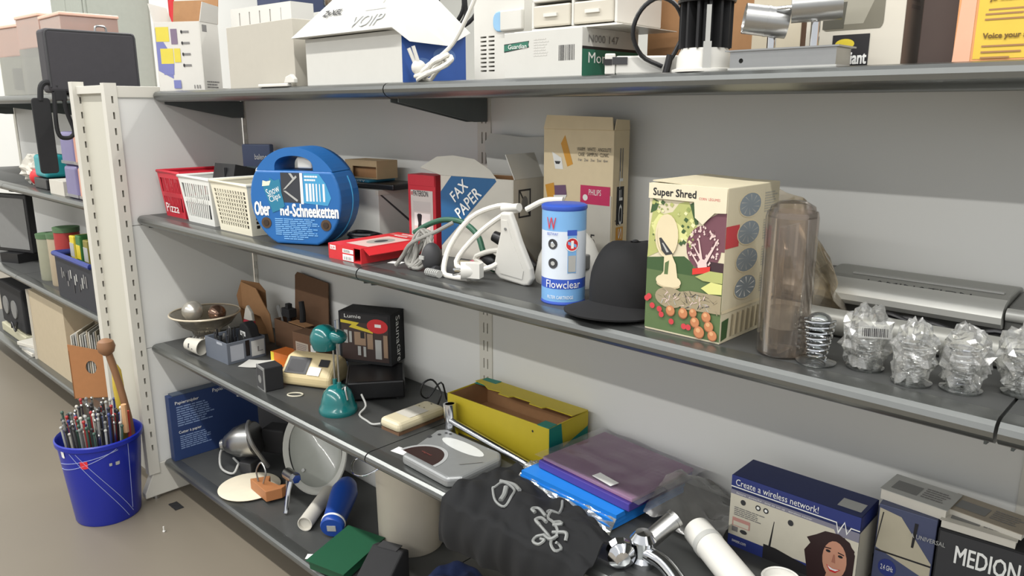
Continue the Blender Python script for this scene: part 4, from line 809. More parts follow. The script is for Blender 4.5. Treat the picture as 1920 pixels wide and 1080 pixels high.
# chrome wheel wrench
t = thing('wheel_wrench', 'chrome wheel wrench with a dark socket head lying by the yellow carton', 'wrench', (1.318, -0.196, L3), 0)
b = MB(); b.cyl((0.008,0,0.0),(0.0,0,0.085),0.0165,M_chrome,n=24); cut(b.build('socket', t, smooth=True, auto=40), MB().cyl((0.005,0,0.035),(0.0,0,0.09),0.012,M_chrome,n=20))
b = MB(); b.tube([(0.012,-0.006,0.045),(0.10,-0.008,0.036),(0.29,-0.012,0.016),(0.31,-0.013,0.013)], 0.0085, M_chrome, n=14, smooth=3); b.build('shaft', t, smooth=True)
b = MB(); wrap_mesh(b, 0.032, 0.022, 0.034, 5.1, M_cello); b.M = Matrix.Identity(4); o = b.build('wrapping', t); o.location = (0.305,-0.013,0.0)
# silver disc player
t = thing('disc_player', 'silver portable disc player with grey oval panel near the lip', 'player', (1.432, -0.305, L3), -2)
M_sp = mt('player_silver',(142,144,144),0.38,metal=0.35); o9 = [(-0.075,-0.080),(0.078,-0.082),(0.105,-0.055),(0.108,0.05),(0.085,0.092),(-0.055,0.092),(-0.082,0.06)]
b = MB(); b.prism([(-0.072,-0.078),(0.090,-0.080),(0.112,-0.05),(0.104,0.070),(0.080,0.094),(-0.110,0.090),(-0.125,0.070)], 0.0, 0.026, M_sp, 'xy'); b.build('body', t, bevel=0.009, seg=3)
FT = Face((-0.125,-0.082,0.0262),(1,0,0),(0,1,0),0.237,0.176)
prints(t, FT, [(mt('player_pale',(206,208,206),0.35),'c',0.52,0.73,0.30,0.12),(mt('player_rim',(196,198,198),0.3,metal=0.4),'p',ell(0.40,0.10,0.27,0.42,24,0,180)),(mt('player_window',(46,28,26),0.2),'p',ell(0.40,0.10,0.235,0.37,24,0,180)),(M_dark,'c',0.10,0.62,0.025,0.035),(M_dark,'c',0.13,0.76,0.02,0.026),(M_dark,'c',0.15,0.86,0.016,0.02),(M_dark,'c',0.20,0.88,0.016,0.02),(M_grey,'p',[(0.78,0.36),(0.80,0.36),(0.92,0.62),(0.90,0.62)])], name='top_print')
texts(t, FT, [('digital', mt('print_dimred',(120,60,54),0.5), 0.32,0.24,0.46,0.28)])
o = MB().box((0,0,0),(0.040,0.028,0.0006),M_wink).build('price_tag'); tag(o, 'white price tag lying on the bare shelf beside the disc player', 'price tag'); o.location = (1.300,-0.338,L3+0.0005); o.rotation_euler = (0,0,R(8))
# black drawstring bag over the lip
t = thing('cloth_bag', 'black cloth bag with silver prints hanging over the shelf lip', 'bag', (1.74, -0.33, L3), 0)
M_cloth = mt('bag_cloth',(17,18,20),0.9,var=0.2,scale=200)
def bagp(u, v):
    x = -0.185+0.385*u+0.03*v*(1-u); d = v
    if d < 0.34: y, z = -0.103-0.010*math.sin(d/0.34*3.1), -0.085+0.098*(d/0.34)
    else:
        q = (d-0.34)/0.66; y, z = -0.098+(0.205-0.115*u)*q, 0.016+0.016*math.sin(q*3.0)
    k = min(1.0, v*2.2)
    z += (0.020*noise.noise(Vector((u*3.2,v*3.4,2.0)))+0.016*abs(noise.noise(Vector((u*7.5+v*3,v*6.5,5.0)))))*k+0.026*math.exp(-((u-0.80)**2*30+(v-0.78)**2*18))
    y += (0.016*noise.noise(Vector((u*5,v*2,7.0)))+0.012*noise.noise(Vector((u*13,v*3,3.0))))*(1-v)-0.008
    return (x, y, max(z, 0.004) if d > 0.36 else z)
b = MB(); b.sheet(bagp, 56, 56, M_cloth, 0.004); b.build('bag_body', t, smooth=True, auto=80)
def bagn(u, v, dx, dy, lift=0.0022):
    # point on the bag near (u,v), offset along its own parameters
    p = Vector(bagp(u+dx, v+dy)); a = Vector(bagp(u+dx+0.01, v+dy))-p; c_ = Vector(bagp(u+dx, v+dy+0.01))-p; n = a.cross(c_).normalized()
    return tuple(p+n*lift)
M_sprint = mt('silver_ink',(128,130,128),0.5)
b = MB()
for pts, r in (([(0.692, 0.45), (0.664, 0.42), (0.673, 0.36), (0.711, 0.34), (0.729, 0.38), (0.701, 0.39)],0.003),([(0.748, 0.43), (0.776, 0.36), (0.813, 0.34), (0.823, 0.42), (0.795, 0.44), (0.785, 0.4)],0.003),([(0.626, 0.52), (0.692, 0.48), (0.748, 0.46), (0.757, 0.51), (0.701, 0.56), (0.626, 0.63), (0.598, 0.71), (0.617, 0.78), (0.58, 0.88), (0.533, 0.96)],0.003),([(0.598, 0.63), (0.514, 0.67), (0.496, 0.62), (0.533, 0.6)],0.0036),([(0.692, 0.45), (0.748, 0.41), (0.767, 0.49)],0.0036),([(0.701, 0.56), (0.72, 0.61), (0.748, 0.57), (0.711, 0.54)],0.0036),([(0.626, 0.52), (0.58, 0.54), (0.598, 0.59), (0.654, 0.56)],0.0036),([(0.729, 0.5), (0.804, 0.52), (0.823, 0.48)],0.0036),([(0.617, 0.78), (0.561, 0.76), (0.561, 0.72)],0.0036)):
    b.tube([bagn(u,v,0,0) for u,v in pts], r, M_sprint, n=6, smooth=5)
o = b.build('scroll_print', t); o['kind'] = 'stuff'
b = MB(); b.tube([bagn(u,v,0,0) for u,v in [(0.178, 0.6), (0.262, 0.53), (0.346, 0.52), (0.346, 0.6), (0.29, 0.69), (0.187, 0.69), (0.178, 0.62)]], 0.0028, M_sprint, n=6, smooth=4, closed=True); b.tube([bagn(0.16,0.69,0,0),bagn(0.24,0.735,0,0),bagn(0.33,0.70,0,0)], 0.0042, M_sprint); b.tube([bagn(0.24,0.66,0,0),bagn(0.27,0.61,0,0),bagn(0.29,0.55,0,0)], 0.0055, M_sprint); o = b.build('round_print', t); o['kind'] = 'stuff'
# folders in plastic
t = thing('blue_pack', 'bright blue pack of folders wrapped in clear plastic beneath the violet pack', 'folders', (1.760, -0.150, L3), -4)
M_bb = mt('folder_blue',(30,120,206),0.45); M_vi = mt('folder_violet',(72,60,140),0.45); M_mau = mt('folder_mauve',(166,120,160),0.5)
for k in range(3): MB().box((0.0,-0.008+0.004*k,0.0085+0.0105*k),(0.262,0.235,0.010),M_bb,rz=0.02*(k-1)).build('folder', t)
b = MB(); b.sheet(lambda u,v:(-0.136+0.272*u, -0.136+0.02*v+0.002*math.sin(30*u), 0.003+0.024*v+0.002*math.sin(23*u+4*v)), 20, 4, M_film, 0.0008); b.build('plastic_edge', t)
t = thing('violet_pack', 'violet and mauve folders in clear plastic on the bright blue pack', 'folders', (1.780, -0.138, L3+0.0363), -5)
MB().box((0,0,0.009),(0.255,0.205,0.018),M_vi).build('folder', t, bevel=0.002); MB().box((0.004,0.004,0.0225),(0.250,0.20,0.008),M_mau).build('folder', t, bevel=0.002)
b = MB(); b.sheet(lambda u,v:(-0.135+0.29*u, -0.108+0.222*v, 0.0300+0.0025*noise.noise(Vector((u*6,v*6,1)))+0.0012*math.sin(18*u+9*v)), 24, 18, film('pack_film',(250,248,250),0.06,0.7,0.16,0.06), 0.0); b.build('plastic_sleeve', t)
MB().box((0.05,-0.085,0.0345),(0.055,0.022,0.0006),M_wink,rz=-0.1).build('sticker', t)
# clear bag, chrome mixer, white pipe
t = thing('plastic_bag', 'large crumpled clear plastic bag behind the chrome tap', 'bag', (1.985, -0.115, L3), 0)
b = MB(); b.sheet(lambda u,v:(-0.075+0.16*u, -0.105+0.20*v, 0.004+0.072*math.sin(math.pi*min(1,0.12+0.8*v))*(0.75+0.3*math.sin(5*u+1))+0.016*noise.noise(Vector((u*5,v*9,4)))), 22, 18, film('bag_film2',(246,244,238),0.06,0.9,0.16,0.14), 0.0); b.build('film', t, smooth=True, auto=60)
t = thing('mixer_tap', 'chrome mixer tap with knobs and a dark pipe stub', 'tap', (1.985, -0.330, L3), 28)
b = MB(); b.lathe([(0.022,0.0),(0.024,0.012),(0.019,0.02),(0.021,0.040),(0.024,0.052),(0.015,0.064),(0.0,0.066)], M_chrome, n=28); b.build('body', t, smooth=True)
b = MB(); b.M = Matrix.Translation((-0.038,-0.018,0.028)) @ Matrix.Rotation(R(90),4,'X') @ Matrix.Rotation(R(20),4,'Y'); b.lathe([(0.010,-0.02),(0.024,-0.012),(0.020,0.0),(0.026,0.012),(0.014,0.022),(0.0,0.024)], M_chrome, n=10); b.build('knob', t, smooth=True, auto=25)
b = MB(); b.cyl((0.008,0.005,0.045),(0.050,0.042,0.075),0.0165,M_steel,n=24); b.cyl((0.048,0.040,0.0735),(0.0525,0.044,0.0768),0.0175,M_steel,n=24); b.build('pipe_stub', t, smooth=True, auto=40)
b = MB(); b.tube([(0.01,-0.01,0.03),(0.04,-0.035,0.030),(0.07,-0.075,0.022),(0.085,-0.11,0.018)], 0.0145, M_chrome, n=14); b.build('spout', t, smooth=True)
t = thing('white_pipe', 'white plastic pipe with grey ring lying by the blue network carton', 'pipe', (2.090, -0.255, L3), 0)
b = MB(); b.cyl((-0.050,0.015,0.052),(0.20,-0.135,0.027),0.0262,M_wplast,n=32); b.build('pipe', t, smooth=True, auto=40); b = MB(); b.cyl((-0.020,-0.003,0.0485),(-0.010,-0.009,0.0475),0.0275,M_lgrey,n=32); b.build('ring', t, smooth=True, auto=40)
b = MB(); b.cyl((-0.0512,0.0157,0.0521),(-0.0502,0.0151,0.052),0.021,M_offw,n=24); b.build('end_bore', t)
t = thing('white_mug', 'white cup lying in front of the blue network carton', 'cup', (2.205, -0.250, L3), 0)
b = MB(); b.captop = False; b.lathe([(0.0,0.0),(0.022,0.0),(0.028,0.025),(0.031,0.036),(0.029,0.036),(0.025,0.025),(0.0,0.008)], M_wplast, n=32); b.build('cup', t, smooth=True)
b = MB(); b.captop = False; b.lathe([(0.030,0.034),(0.032,0.036),(0.030,0.038),(0.028,0.036)], M_wplast, n=32); b.build('rim', t, smooth=True)
# wireless network carton
t, F, w = carton('network_carton', 'dark blue and white carton with a printed woman and handwriting', 'box', (2.062,-0.162), (2.292,-0.158), 0.085, 0.142, L3, mt('net_blue',(26,38,86),0.5))
NB = mt('net_band',(40,52,116),0.5); NW = mt('net_cream',(204,198,180),0.5); SK = mt('skin_print',(196,142,116),0.5); HR = mt('hair_print',(48,30,30),0.5)
it = [(NB,'r',0.0,0.84,1.0,1.0),(NW,'r',0.0,0.16,1.0,0.80),(mt('net_greyband',(128,126,140),0.5),'p',[(0.0,0.80),(1.0,0.80),(1.0,0.68),(0.84,0.68),(0.82,0.74),(0.0,0.74)]),(NB,'r',0.0,0.0,1.0,0.16),(M_ink,'p',[(0.335,0.12),(0.355,0.12),(0.375,0.55),(0.37,0.56)]),(M_ink,'p',[(0.30,0.0),(0.70,0.0),(0.68,0.12),(0.40,0.20),(0.30,0.20)]),
  (M_wink,'p',[(0.0,0.835),(0.83,0.835),(0.85,0.70),(0.89,0.86),(0.91,0.72),(0.94,0.82),(1,0.82),(1,0.835),(0.935,0.835),(0.915,0.75),(0.89,0.885),(0.85,0.74),(0.835,0.85),(0.0,0.85)]),
  (HR,'p',[(0.66,0.0),(0.64,0.18),(0.62,0.34),(0.66,0.46),(0.63,0.52),(0.70,0.60),(0.76,0.68),(0.86,0.70),(0.94,0.64),(0.985,0.5),(0.98,0.0)]),(SK,'c',0.845,0.35,0.088,0.245),(SK,'p',[(0.78,0.0),(0.92,0.0),(0.90,0.18),(0.80,0.18)]),(HR,'p',[(0.73,0.34),(0.75,0.56),(0.84,0.63),(0.93,0.56),(0.965,0.40),(0.98,0.55),(0.90,0.68),(0.78,0.66),(0.70,0.5)]),
  (M_ink,'c',0.795,0.44,0.018,0.018),(M_ink,'c',0.885,0.42,0.018,0.018),(HR,'p',[(0.77,0.48),(0.815,0.49),(0.815,0.475),(0.77,0.465)]),(HR,'p',[(0.865,0.47),(0.91,0.46),(0.91,0.445),(0.865,0.455)]),(mt('skin_shade',(166,110,90),0.5),'p',[(0.835,0.42),(0.845,0.42),(0.855,0.31),(0.825,0.31)]),(M_red,'p',[(0.79,0.26),(0.84,0.235),(0.895,0.25),(0.86,0.185),(0.82,0.185)]),(M_wink,'p',[(0.80,0.25),(0.84,0.23),(0.885,0.242),(0.86,0.21),(0.82,0.21)]),
  (M_dark,'c',0.11,0.66,0.022,0.038),(M_dark,'c',0.235,0.66,0.022,0.038),(M_dark,'c',0.30,0.66,0.022,0.038),(M_dark,'c',0.50,0.62,0.022,0.04),(M_wink,'c',0.235,0.66,0.012,0.02),(M_wink,'c',0.30,0.66,0.012,0.02),(mt('net_pink',(190,140,130),0.5),'r',0.03,0.30,0.18,0.42),(NW,'r',0.04,0.31,0.17,0.37),(M_inkg,'r',0.03,0.22,0.08,0.29),(M_dark,'c',0.13,0.25,0.03,0.03),(M_inkg,'lines',0.04,0.45,0.30,0.58,5)]
prints(t, F['front'], it, step=0.00003)
texts(t, F['front'], [('Create a wireless network!', M_wink, 0.04,0.875,0.70,0.965)], lift=0.0022)
texts(t, F['front'], [('Secure · powerful · easy to set up · wireless router', M_wink, 0.05,0.755,0.66,0.785), ('sweex.com', M_wink, 0.04,0.07,0.16,0.105)], lift=0.0022)
prints(t, F['right'], [(NW,'r',0.0,0.0,1.0,0.80),(NB,'r',0.0,0.84,1,1)])
prints(t, F['top'], [(M_lgrey,'r',0.80,0.20,0.97,0.58)], name='sticker')
# universal lamp carton and black carton
t, F, w = carton('hardware_carton', 'blue grey carton with a printed diagram behind the blue network carton', 'box', (2.305,-0.118), (2.392,-0.112), 0.095, 0.158, L3, mt('hw_grey',(70,76,104),0.5))
prints(t, F['front'], [(mt('hw_paper',(178,170,148),0.55),'p',[(0.02,0.96),(0.40,0.92),(0.98,0.50),(0.98,0.30),(0.02,0.50)]),(M_ink,'r',0.02,0.46,0.98,0.48),(NB,'c',0.26,0.30,0.16,0.10),(M_ink,'p',[(0.0,0.5),(0.02,0.52),(0.10,0.92),(0.08,0.92)]),(M_ink,'p',[(0.62,0.62),(0.66,0.62),(0.70,0.90),(0.64,0.90)]),(M_lgrey,'p',[(0.1,0.05),(0.95,0.05),(0.6,0.28),(0.4,0.2)])])
texts(t, F['front'], [('2.4 GHz', M_wink, 0.15,0.27,0.37,0.33)])
t, F, w = carton('monitor_carton', 'black carton with large white letters and a red sticker', 'box', (2.396,-0.118), (2.515,-0.108), 0.095, 0.150, L3, M_blackm)
prints(t, F['front'], [(M_dark,'r',0.02,0.02,0.98,0.98),(M_lgrey,'c',0.80,0.25,0.16,0.16),(M_grey,'c',0.20,0.42,0.03,0.07),(M_grey,'p',[(0.30,0.18),(0.46,0.40),(0.48,0.39),(0.34,0.17)]),(mt('sticker_red',(214,44,50),0.5),'r',0.46,0.40,0.72,0.52)])
texts(t, F['front'], [('MEDION', M_wink, 0.22,0.66,0.94,0.86,0)], bold=0.006)
texts(t, F['front'], [('A UNIVERSAL', M_lgrey, -0.32,0.80,0.10,0.85)])
# magazines on the cartons
rs = random.Random(2)
for k, (x, y, z, w_, d_, h_, m, lab) in enumerate(((2.352,-0.068,0.1585,0.10,0.07,0.018,M_lgrey,'silver grey boxed leaflet on the blue grey carton'),(2.445,-0.080,0.1505,0.10,0.06,0.012,M_offw,'cream folded booklet lying on the black carton'),(2.450,-0.062,0.1630,0.11,0.06,0.010,mt('mag_cover',(150,140,124),0.5),'worn brownish booklet topmost on the black carton'))):
    t = thing('booklet', lab, 'booklet', (x, y, L3+z), (-3,4,-6)[k], 'papers on the cartons')
    MB().box((0,0,h_/2),(w_,d_,h_),M_offw).build('pages', t); MB().box((0,0,h_+0.0006),(w_+0.004,d_+0.004,0.001),m).build('cover', t)
    prints(t, Face((-w_/2,-d_/2,h_+0.0012),(1,0,0),(0,1,0),w_,d_), [(M_grey,'r',0.1,0.2,0.5,0.7),(M_inkg,'lines',0.55,0.2,0.95,0.8,5)])

# ---------------------------------------------------------------- bottom shelf
t, F, w = carton('paper_cutter_carton', 'dark blue carton with white printed text leaning on the end wall', 'box', (0.046,-0.386), (0.052,-0.060), 0.034, 0.242, L4, mt('cutter_blue',(34,54,98),0.5))
prints(t, F['front'], [(mt('cutter_print',(120,140,176),0.5),'lines',0.07,0.52,0.50,0.84,9),(mt('cutter_print',(120,140,176),0.5),'lines',0.08,0.16,0.45,0.38,7)])
texts(t, F['front'], [('Papiersnijder', M_wink, 0.06,0.855,0.32,0.915), ('Cutter à papier', M_wink, 0.07,0.40,0.32,0.455), ('Papiersnijder', M_wink, 0.48,0.90,0.76,0.975)], lift=0.002)
fl = MB(); fl.M = Matrix.Translation((-0.03,0,0.242)); fl.b6(-0.12,0.14,-0.017,0.02,0.0005,0.0035,mt('cutter_flap',(70,80,96),0.6)); fl.build('top_flap', t)
# silver spot lamp with strap
t = thing('studio_lamp', 'silver cone shaped lamp with strap bracket and trailing cable', 'lamp', (0.255, -0.235, L4), 0)
b = MB(); b.M = Matrix.Translation((0.03,0.0,0.108)) @ Matrix.Rotation(R(38), 4, 'Z') @ Matrix.Rotation(R(-104), 4, 'Y'); b.lathe([(0.0,0.088),(0.020,0.086),(0.022,0.074),(0.030,0.068),(0.052,0.030),(0.060,-0.010),(0.060,-0.040),(0.056,-0.044),(0.0,-0.044)], M_steel, n=36); b.build('housing', t, smooth=True, auto=35)
b = MB(); b.tube([(0.095,0.045,0.015),(0.10,0.02,0.06),(0.10,-0.01,0.12),(0.075,-0.01,0.165),(0.03,0.02,0.172)], 0.0075, mt('strap_grey',(150,150,148),0.4,metal=0.5), n=8); b.build('strap', t, smooth=True)
b = MB(); b.box((0.06,0.11,0.09),(0.09,0.07,0.09),M_blackm,rz=0.5); b.build('lamp_rear', t, bevel=0.006)
b = MB(); b.tube([(-0.035,-0.04,0.085),(-0.06,-0.05,0.05),(-0.05,-0.06,0.012),(0.0,-0.07,0.008),(0.05,-0.06,0.012),(0.03,-0.03,0.03),(0.0,-0.01,0.008),(-0.07,0.0,0.008)], 0.004, M_lgrey); b.build('cable', t, smooth=True)
MB().box((0.05,0.0,0.02),(0.05,0.05,0.04),M_dark,rz=0.4).build('stand', t, bevel=0.003)
t = thing('guillotine', 'grey metal paper cutter with a knob standing behind the cone lamp', 'paper cutter', (0.225, -0.105, L4), 35)
b = MB(); b.M = Matrix.Translation((0,0,0.205)) @ Matrix.Rotation(R(-28), 4, 'X'); b.box((0,0,0),(0.16,0.09,0.006),M_grey); b.box((-0.03,-0.03,0.008),(0.15,0.012,0.012),M_lgrey); b.build('table', t); b = MB(); b.cyl((-0.02,-0.035,0.21),(-0.02,-0.05,0.245),0.012,M_black,n=16); b.build('knob', t, smooth=True)
b = MB(); b.box((0,0.04,0.10),(0.12,0.02,0.20),M_dark); b.build('stand', t)
# white round plate, wooden block, chrome bracket
t = thing('white_plate', 'round white enamel plate lying at the shelf edge', 'plate', (0.425, -0.300, L4), 0)
b = MB(); b.lathe([(0.0,0.0),(0.080,0.0),(0.098,0.006),(0.100,0.009),(0.096,0.0105),(0.0,0.0085)], mt('plate_cream',(222,212,190),0.4), n=48); b.build('plate', t, smooth=True, auto=50)
t = thing('wooden_block', 'orange brown wooden block with a cut corner on the white plate', 'block', (0.515, -0.292, L4+0.011), 12)
M_wood = mt('wood_orange',(164,108,66),0.6,var=0.12,scale=30)
b = MB(); b.prism([(-0.070,0.0),(0.045,-0.035),(0.068,0.010),(0.062,0.045),(0.045,0.020),(-0.005,0.022),(-0.030,0.050)], 0.0, 0.036, M_wood, 'xy'); b.build('block', t, bevel=0.002)
b = MB(); b.tube([(-0.03,0.0,0.037),(-0.035,0.0,0.075),(-0.015,0.005,0.105),(0.01,0.0,0.08),(0.0,-0.005,0.04)], 0.0028, M_steel); b.build('wire_loop', t, smooth=True)
t = thing('chrome_bracket', 'chrome pipe bracket with a flat leg standing beside the wooden block', 'bracket', (0.632, -0.262, L4), -16)
b = MB(); b.cyl((-0.045,0.0,0.095),(0.012,0.01,0.100),0.0185,M_steel,n=24); cut(b.build('pipe', t, smooth=True, auto=40), MB().cyl((-0.055,-0.0018,0.0941),(0.0,0.008,0.099),0.0145,M_steel,n=20)); b = MB(); b.cyl((0.0125,0.01,0.100),(0.024,0.012,0.101),0.014,M_chrome,n=6); b.build('nut', t)
b = MB(); b.tube([(0.012,-0.004,0.092),(0.020,-0.016,0.060),(0.040,-0.030,0.014),(0.043,-0.033,0.006)], 0.0072, M_chrome, n=10); b.cyl((-0.033,-0.006,0.078),(-0.029,-0.012,0.0),0.0032,M_steel,n=8); b.build('leg', t, smooth=True)
# oval dish leaning
t = thing('oval_dish', 'large pale grey oval dish leaning against the back', 'dish', (0.545, -0.120, L4+0.022), 0)
M_dish = mt('dish_grey',(158,160,152),0.3,coat=0.3); M_dishr = mt('dish_rim',(186,186,178),0.35)
Md = Matrix.Translation((0,0,0.100)) @ Matrix.Rotation(R(30), 4, 'Z') @ Matrix.Rotation(R(52), 4, 'X') @ Matrix.Rotation(R(-62), 4, 'Z')
b = MB(); b.M = Md; b.captop = False; b.lathe([(0.0,-0.022),(0.085,-0.020),(0.108,-0.006),(0.108,-0.010),(0.086,-0.026),(0.0,-0.028)], M_dish, n=48, sx=1.28, sy=0.82); b.build('basin', t, smooth=True)
b = MB(); b.M = Md; b.captop = False; b.lathe([(0.108,-0.008),(0.128,-0.004),(0.130,0.000),(0.127,0.003),(0.108,-0.004)], M_dishr, n=48, sx=1.22, sy=0.86); b.build('rim', t, smooth=True)
o = MB(); o.M = Md; o.cyl((0.05,-0.06,-0.021),(0.05,-0.06,-0.015),0.006,M_lgrey,n=12); o.build('stud', t)
# white tube, blue flask
o = MB(); o.captop = False; t = thing('card_tube', 'off white cardboard tube with open end lying at the shelf edge', 'tube', (0.735, -0.235, L4), 0)
dv = Vector((-0.16,0.215,0)).normalized(); b = MB(); b.captop = False; b.M = Matrix.Translation((0.055,-0.080,0.0230)) @ dv.to_track_quat('Z','Y').to_matrix().to_4x4()
b.lathe([(0.0225,0.0),(0.0225,0.20),(0.020,0.20),(0.020,0.0),(0.0225,0.0)], M_offw, n=32); b.build('tube', t, smooth=True, auto=40)
b = MB(); b.M = Matrix.Translation((0.055,-0.080,0.0225)) @ dv.to_track_quat('Z','Y').to_matrix().to_4x4(); b.lathe([(0.0,0.01),(0.0195,0.01),(0.0195,0.012),(0.0,0.012)], M_offw, n=24); b.build('end_disc', t)
t = thing('blue_flask', 'blue plastic flask with white stripe and collar lying on its side', 'flask', (0.862, -0.235, L4), 0)
M_fl = mt('flask_blue',(24,66,148),0.35); dv = Vector((-0.135,0.155,0.045)).normalized(); MF = Matrix.Translation((0.025,-0.050,0.036)) @ dv.to_track_quat('Z','Y').to_matrix().to_4x4()
b = MB(); b.M = MF; b.lathe([(0.0,0.0),(0.032,0.001),(0.035,0.006),(0.035,0.022),(0.033,0.026),(0.034,0.04),(0.040,0.13),(0.041,0.16),(0.030,0.195),(0.022,0.206),(0.0,0.208)], M_fl, n=36); b.build('body', t, smooth=True, auto=45)
b = MB(); b.captop = False; b.M = MF; b.lathe([(0.0345,0.020),(0.0362,0.0215),(0.0362,0.0265),(0.0345,0.028)], M_wink, n=36); b.build('collar', t, smooth=True)
b = MB(); b.M = MF
for q in range(8):
    z0, z1 = 0.035+0.0115*q, 0.035+0.0115*(q+1)
    def cp(z, a): r_ = 0.0346+0.0062*(z-0.04)/0.09; return (r_*math.cos(R(a)), r_*math.sin(R(a)), z)
    b.add([cp(z0,-33),cp(z0,-28),cp(z1,-28),cp(z1,-33)], [(0,1,2,3)], M_wink)
b.build('stripe', t)
bt = MB(); bt.M = MF; vs_, fs_ = glyphs('BRITA aqua')
bt.add([((0.0356+0.0062*(0.045+0.075*u-0.04)/0.09)*math.cos(R(-92+28*v)), (0.0356+0.0062*(0.045+0.075*u-0.04)/0.09)*math.sin(R(-92+28*v)), 0.045+0.075*u) for u, v in vs_], fs_, mt('flask_print',(150,180,214),0.5)); bt.build('lettering', t)
b = MB(); b.M = MF; b.box((0.0,0.0,-0.0008),(0.026,0.020,0.001),M_lgrey); b.build('sticker', t)
# white bucket with wire handle
t = thing('white_bucket', 'tall worn white plastic bucket with wire handle under the third shelf', 'bucket', (1.058, -0.125, L4), 0)
b = MB(); b.captop = False; b.lathe([(0.0,0.0),(0.092,0.0),(0.094,0.004),(0.098,0.30),(0.102,0.305),(0.102,0.312),(0.096,0.312),(0.092,0.008),(0.0,0.008)], mt('bucket_dirty',(196,188,172),0.55,var=0.10,scale=9), n=48); b.build('shell', t, smooth=True, auto=45)
b = MB(); b.tube([(-0.05,-0.085,0.290),(-0.085,-0.125,0.270),(-0.060,-0.150,0.250),(0.0,-0.150,0.262),(0.035,-0.110,0.290)], 0.003, M_chrome); b.build('wire_handle', t, smooth=True)
MB().box((0.0,-0.099,0.285),(0.035,0.006,0.035),M_offw,rz=0.0).build('handle_lug', t)
# green folder, black reader, blue cloth, pale board
t = thing('green_folder', 'dark green folder box lying at the front of the bottom shelf', 'folder', (1.015, -0.318, L4), 14)
b = MB(); b.M = Matrix.Rotation(R(6), 4, 'X') @ Matrix.Translation((0,0,0.012)); b.box((0,0,0.014),(0.125,0.165,0.028),mt('green_card',(18,74,48),0.5)); b.build('folder', t, bevel=0.003)
b = MB(); b.M = Matrix.Rotation(R(6), 4, 'X') @ Matrix.Translation((0,0,0.0405)); b.box((0,0,0.001),(0.135,0.175,0.002),mt('green_card',(18,74,48))); b.build('lid', t)
o = MB().box((0,0,0),(0.04,0.024,0.0006),M_wink).build('price_tag'); tag(o, 'white price tag lying on the bottom shelf by the green folder', 'price tag'); o.location = (0.925,-0.372,L4+0.0005); o.rotation_euler = (0,0,R(40))
t = thing('card_reader', 'black desk device with grey screen on the bottom shelf', 'device', (1.175, -0.318, L4), 20)
b = MB(); b.prism([(-0.06,0.0),(0.06,0.0),(0.06,0.085),(0.03,0.095),(-0.06,0.04)], -0.048, 0.048, M_blackm, 'yz'); b.build('body', t, bevel=0.005); MB().box((0,0.040,0.094),(0.06,0.03,0.003),M_dark).build('screen', t)
MB().box((0.0,-0.056,0.03),(0.05,0.01,0.03),M_dark).build('key_block', t, bevel=0.002)
t = thing('blue_cloth', 'crumpled dark blue cloth beside the white bucket', 'cloth', (1.345, -0.215, L4), 0)
b = MB(); b.sheet(lambda u,v:(-0.085+0.19*u, -0.15+0.24*v, 0.004+0.10*(math.sin(math.pi*u)*math.sin(math.pi*v))**0.7*(0.8+0.5*noise.noise(Vector((u*3,v*3,3))))+0.02*noise.noise(Vector((u*8,v*8,9)))*math.sin(math.pi*u)*math.sin(math.pi*v)), 26, 26, mt('cloth_navy',(30,44,84),0.9,var=0.15,scale=200), 0.003); b.build('cloth', t, smooth=True)
t = thing('pale_board', 'pale board leaning beside the blue cloth under the black bag', 'board', (1.30, -0.035, L4), 0)
b = MB(); b.M = Matrix.Rotation(R(12), 4, 'X'); b.box((0,-0.022,0.105),(0.26,0.008,0.21),mt('board_pale',(184,176,158),0.6)); b.build('board', t)
t = thing('cutlery_tray', 'white and black plastic tray at the front under the hanging bag', 'tray', (1.60, -0.30, L4), 0)
open_box(t, 0.26, 0.16, 0.05, M_lgrey, None, th=0.004)
for k in range(3): MB().box((-0.06+0.06*k,0,0.026),(0.004,0.15,0.046),M_lgrey).build('divider', t)
# ---------------------------------------------------------------- top shelf
t, F, w = carton('picture_carton', 'white carton with yellow photographs and small drawings, lid flaps open', 'box', (0.030,-0.300), (0.175,-0.215), 0.10, 0.215, L1, None)
M_pc = mt('picture_white',(202,199,192),0.55,var=0.02)
open_box(t, w, 0.10, 0.215, M_pc, M_kraft)
LB = mt('print_lilac',(112,116,168),0.5); YP = mt('print_lemon',(206,190,70),0.5)
prints(t, F['front'], [(LB,'p',[(0.02,0.30),(0.34,0.18),(0.36,0.50),(0.02,0.92)]),(YP,'r',0.03,0.72,0.32,0.93),(YP,'r',0.10,0.40,0.38,0.62),(LB,'p',[(0.10,0.40),(0.38,0.40),(0.36,0.24),(0.14,0.24)]),(mt('print_grape',(120,104,124),0.5),'r',0.36,0.68,0.50,0.90),(YP,'r',0.40,0.42,0.54,0.62),(M_inkg,'r',0.60,0.84,0.76,0.87),(M_inkg,'r',0.60,0.68,0.76,0.71),(M_inkg,'r',0.60,0.52,0.76,0.55),(M_inkg,'r',0.60,0.36,0.76,0.39),(M_ink,'c',0.60,0.855,0.02,0.025),(M_ink,'c',0.60,0.695,0.02,0.025),(M_ink,'c',0.60,0.535,0.02,0.025),(M_ink,'c',0.60,0.375,0.02,0.025),(M_inkg,'bars',0.78,0.04,0.95,0.09,3),(LB,'r',0.34,0.04,0.50,0.16)])
prints(t, F['right'], [(M_inkg,'r',0.12,0.86,0.36,0.96),(M_inkg,'lines',0.15,0.04,0.90,0.16,3)])
for s in (-1,1):
    b = MB(); b.M = Matrix.Translation((s*w/2,0,0.215)) @ Matrix.Rotation(R(s*14), 4, 'Y'); b.prism([(-0.048,0),(0.048,0),(0.040,0.055),(-0.048,0.06)], -0.0012, 0.0012, M_pc, 'yz'); b.build('side_flap', t)
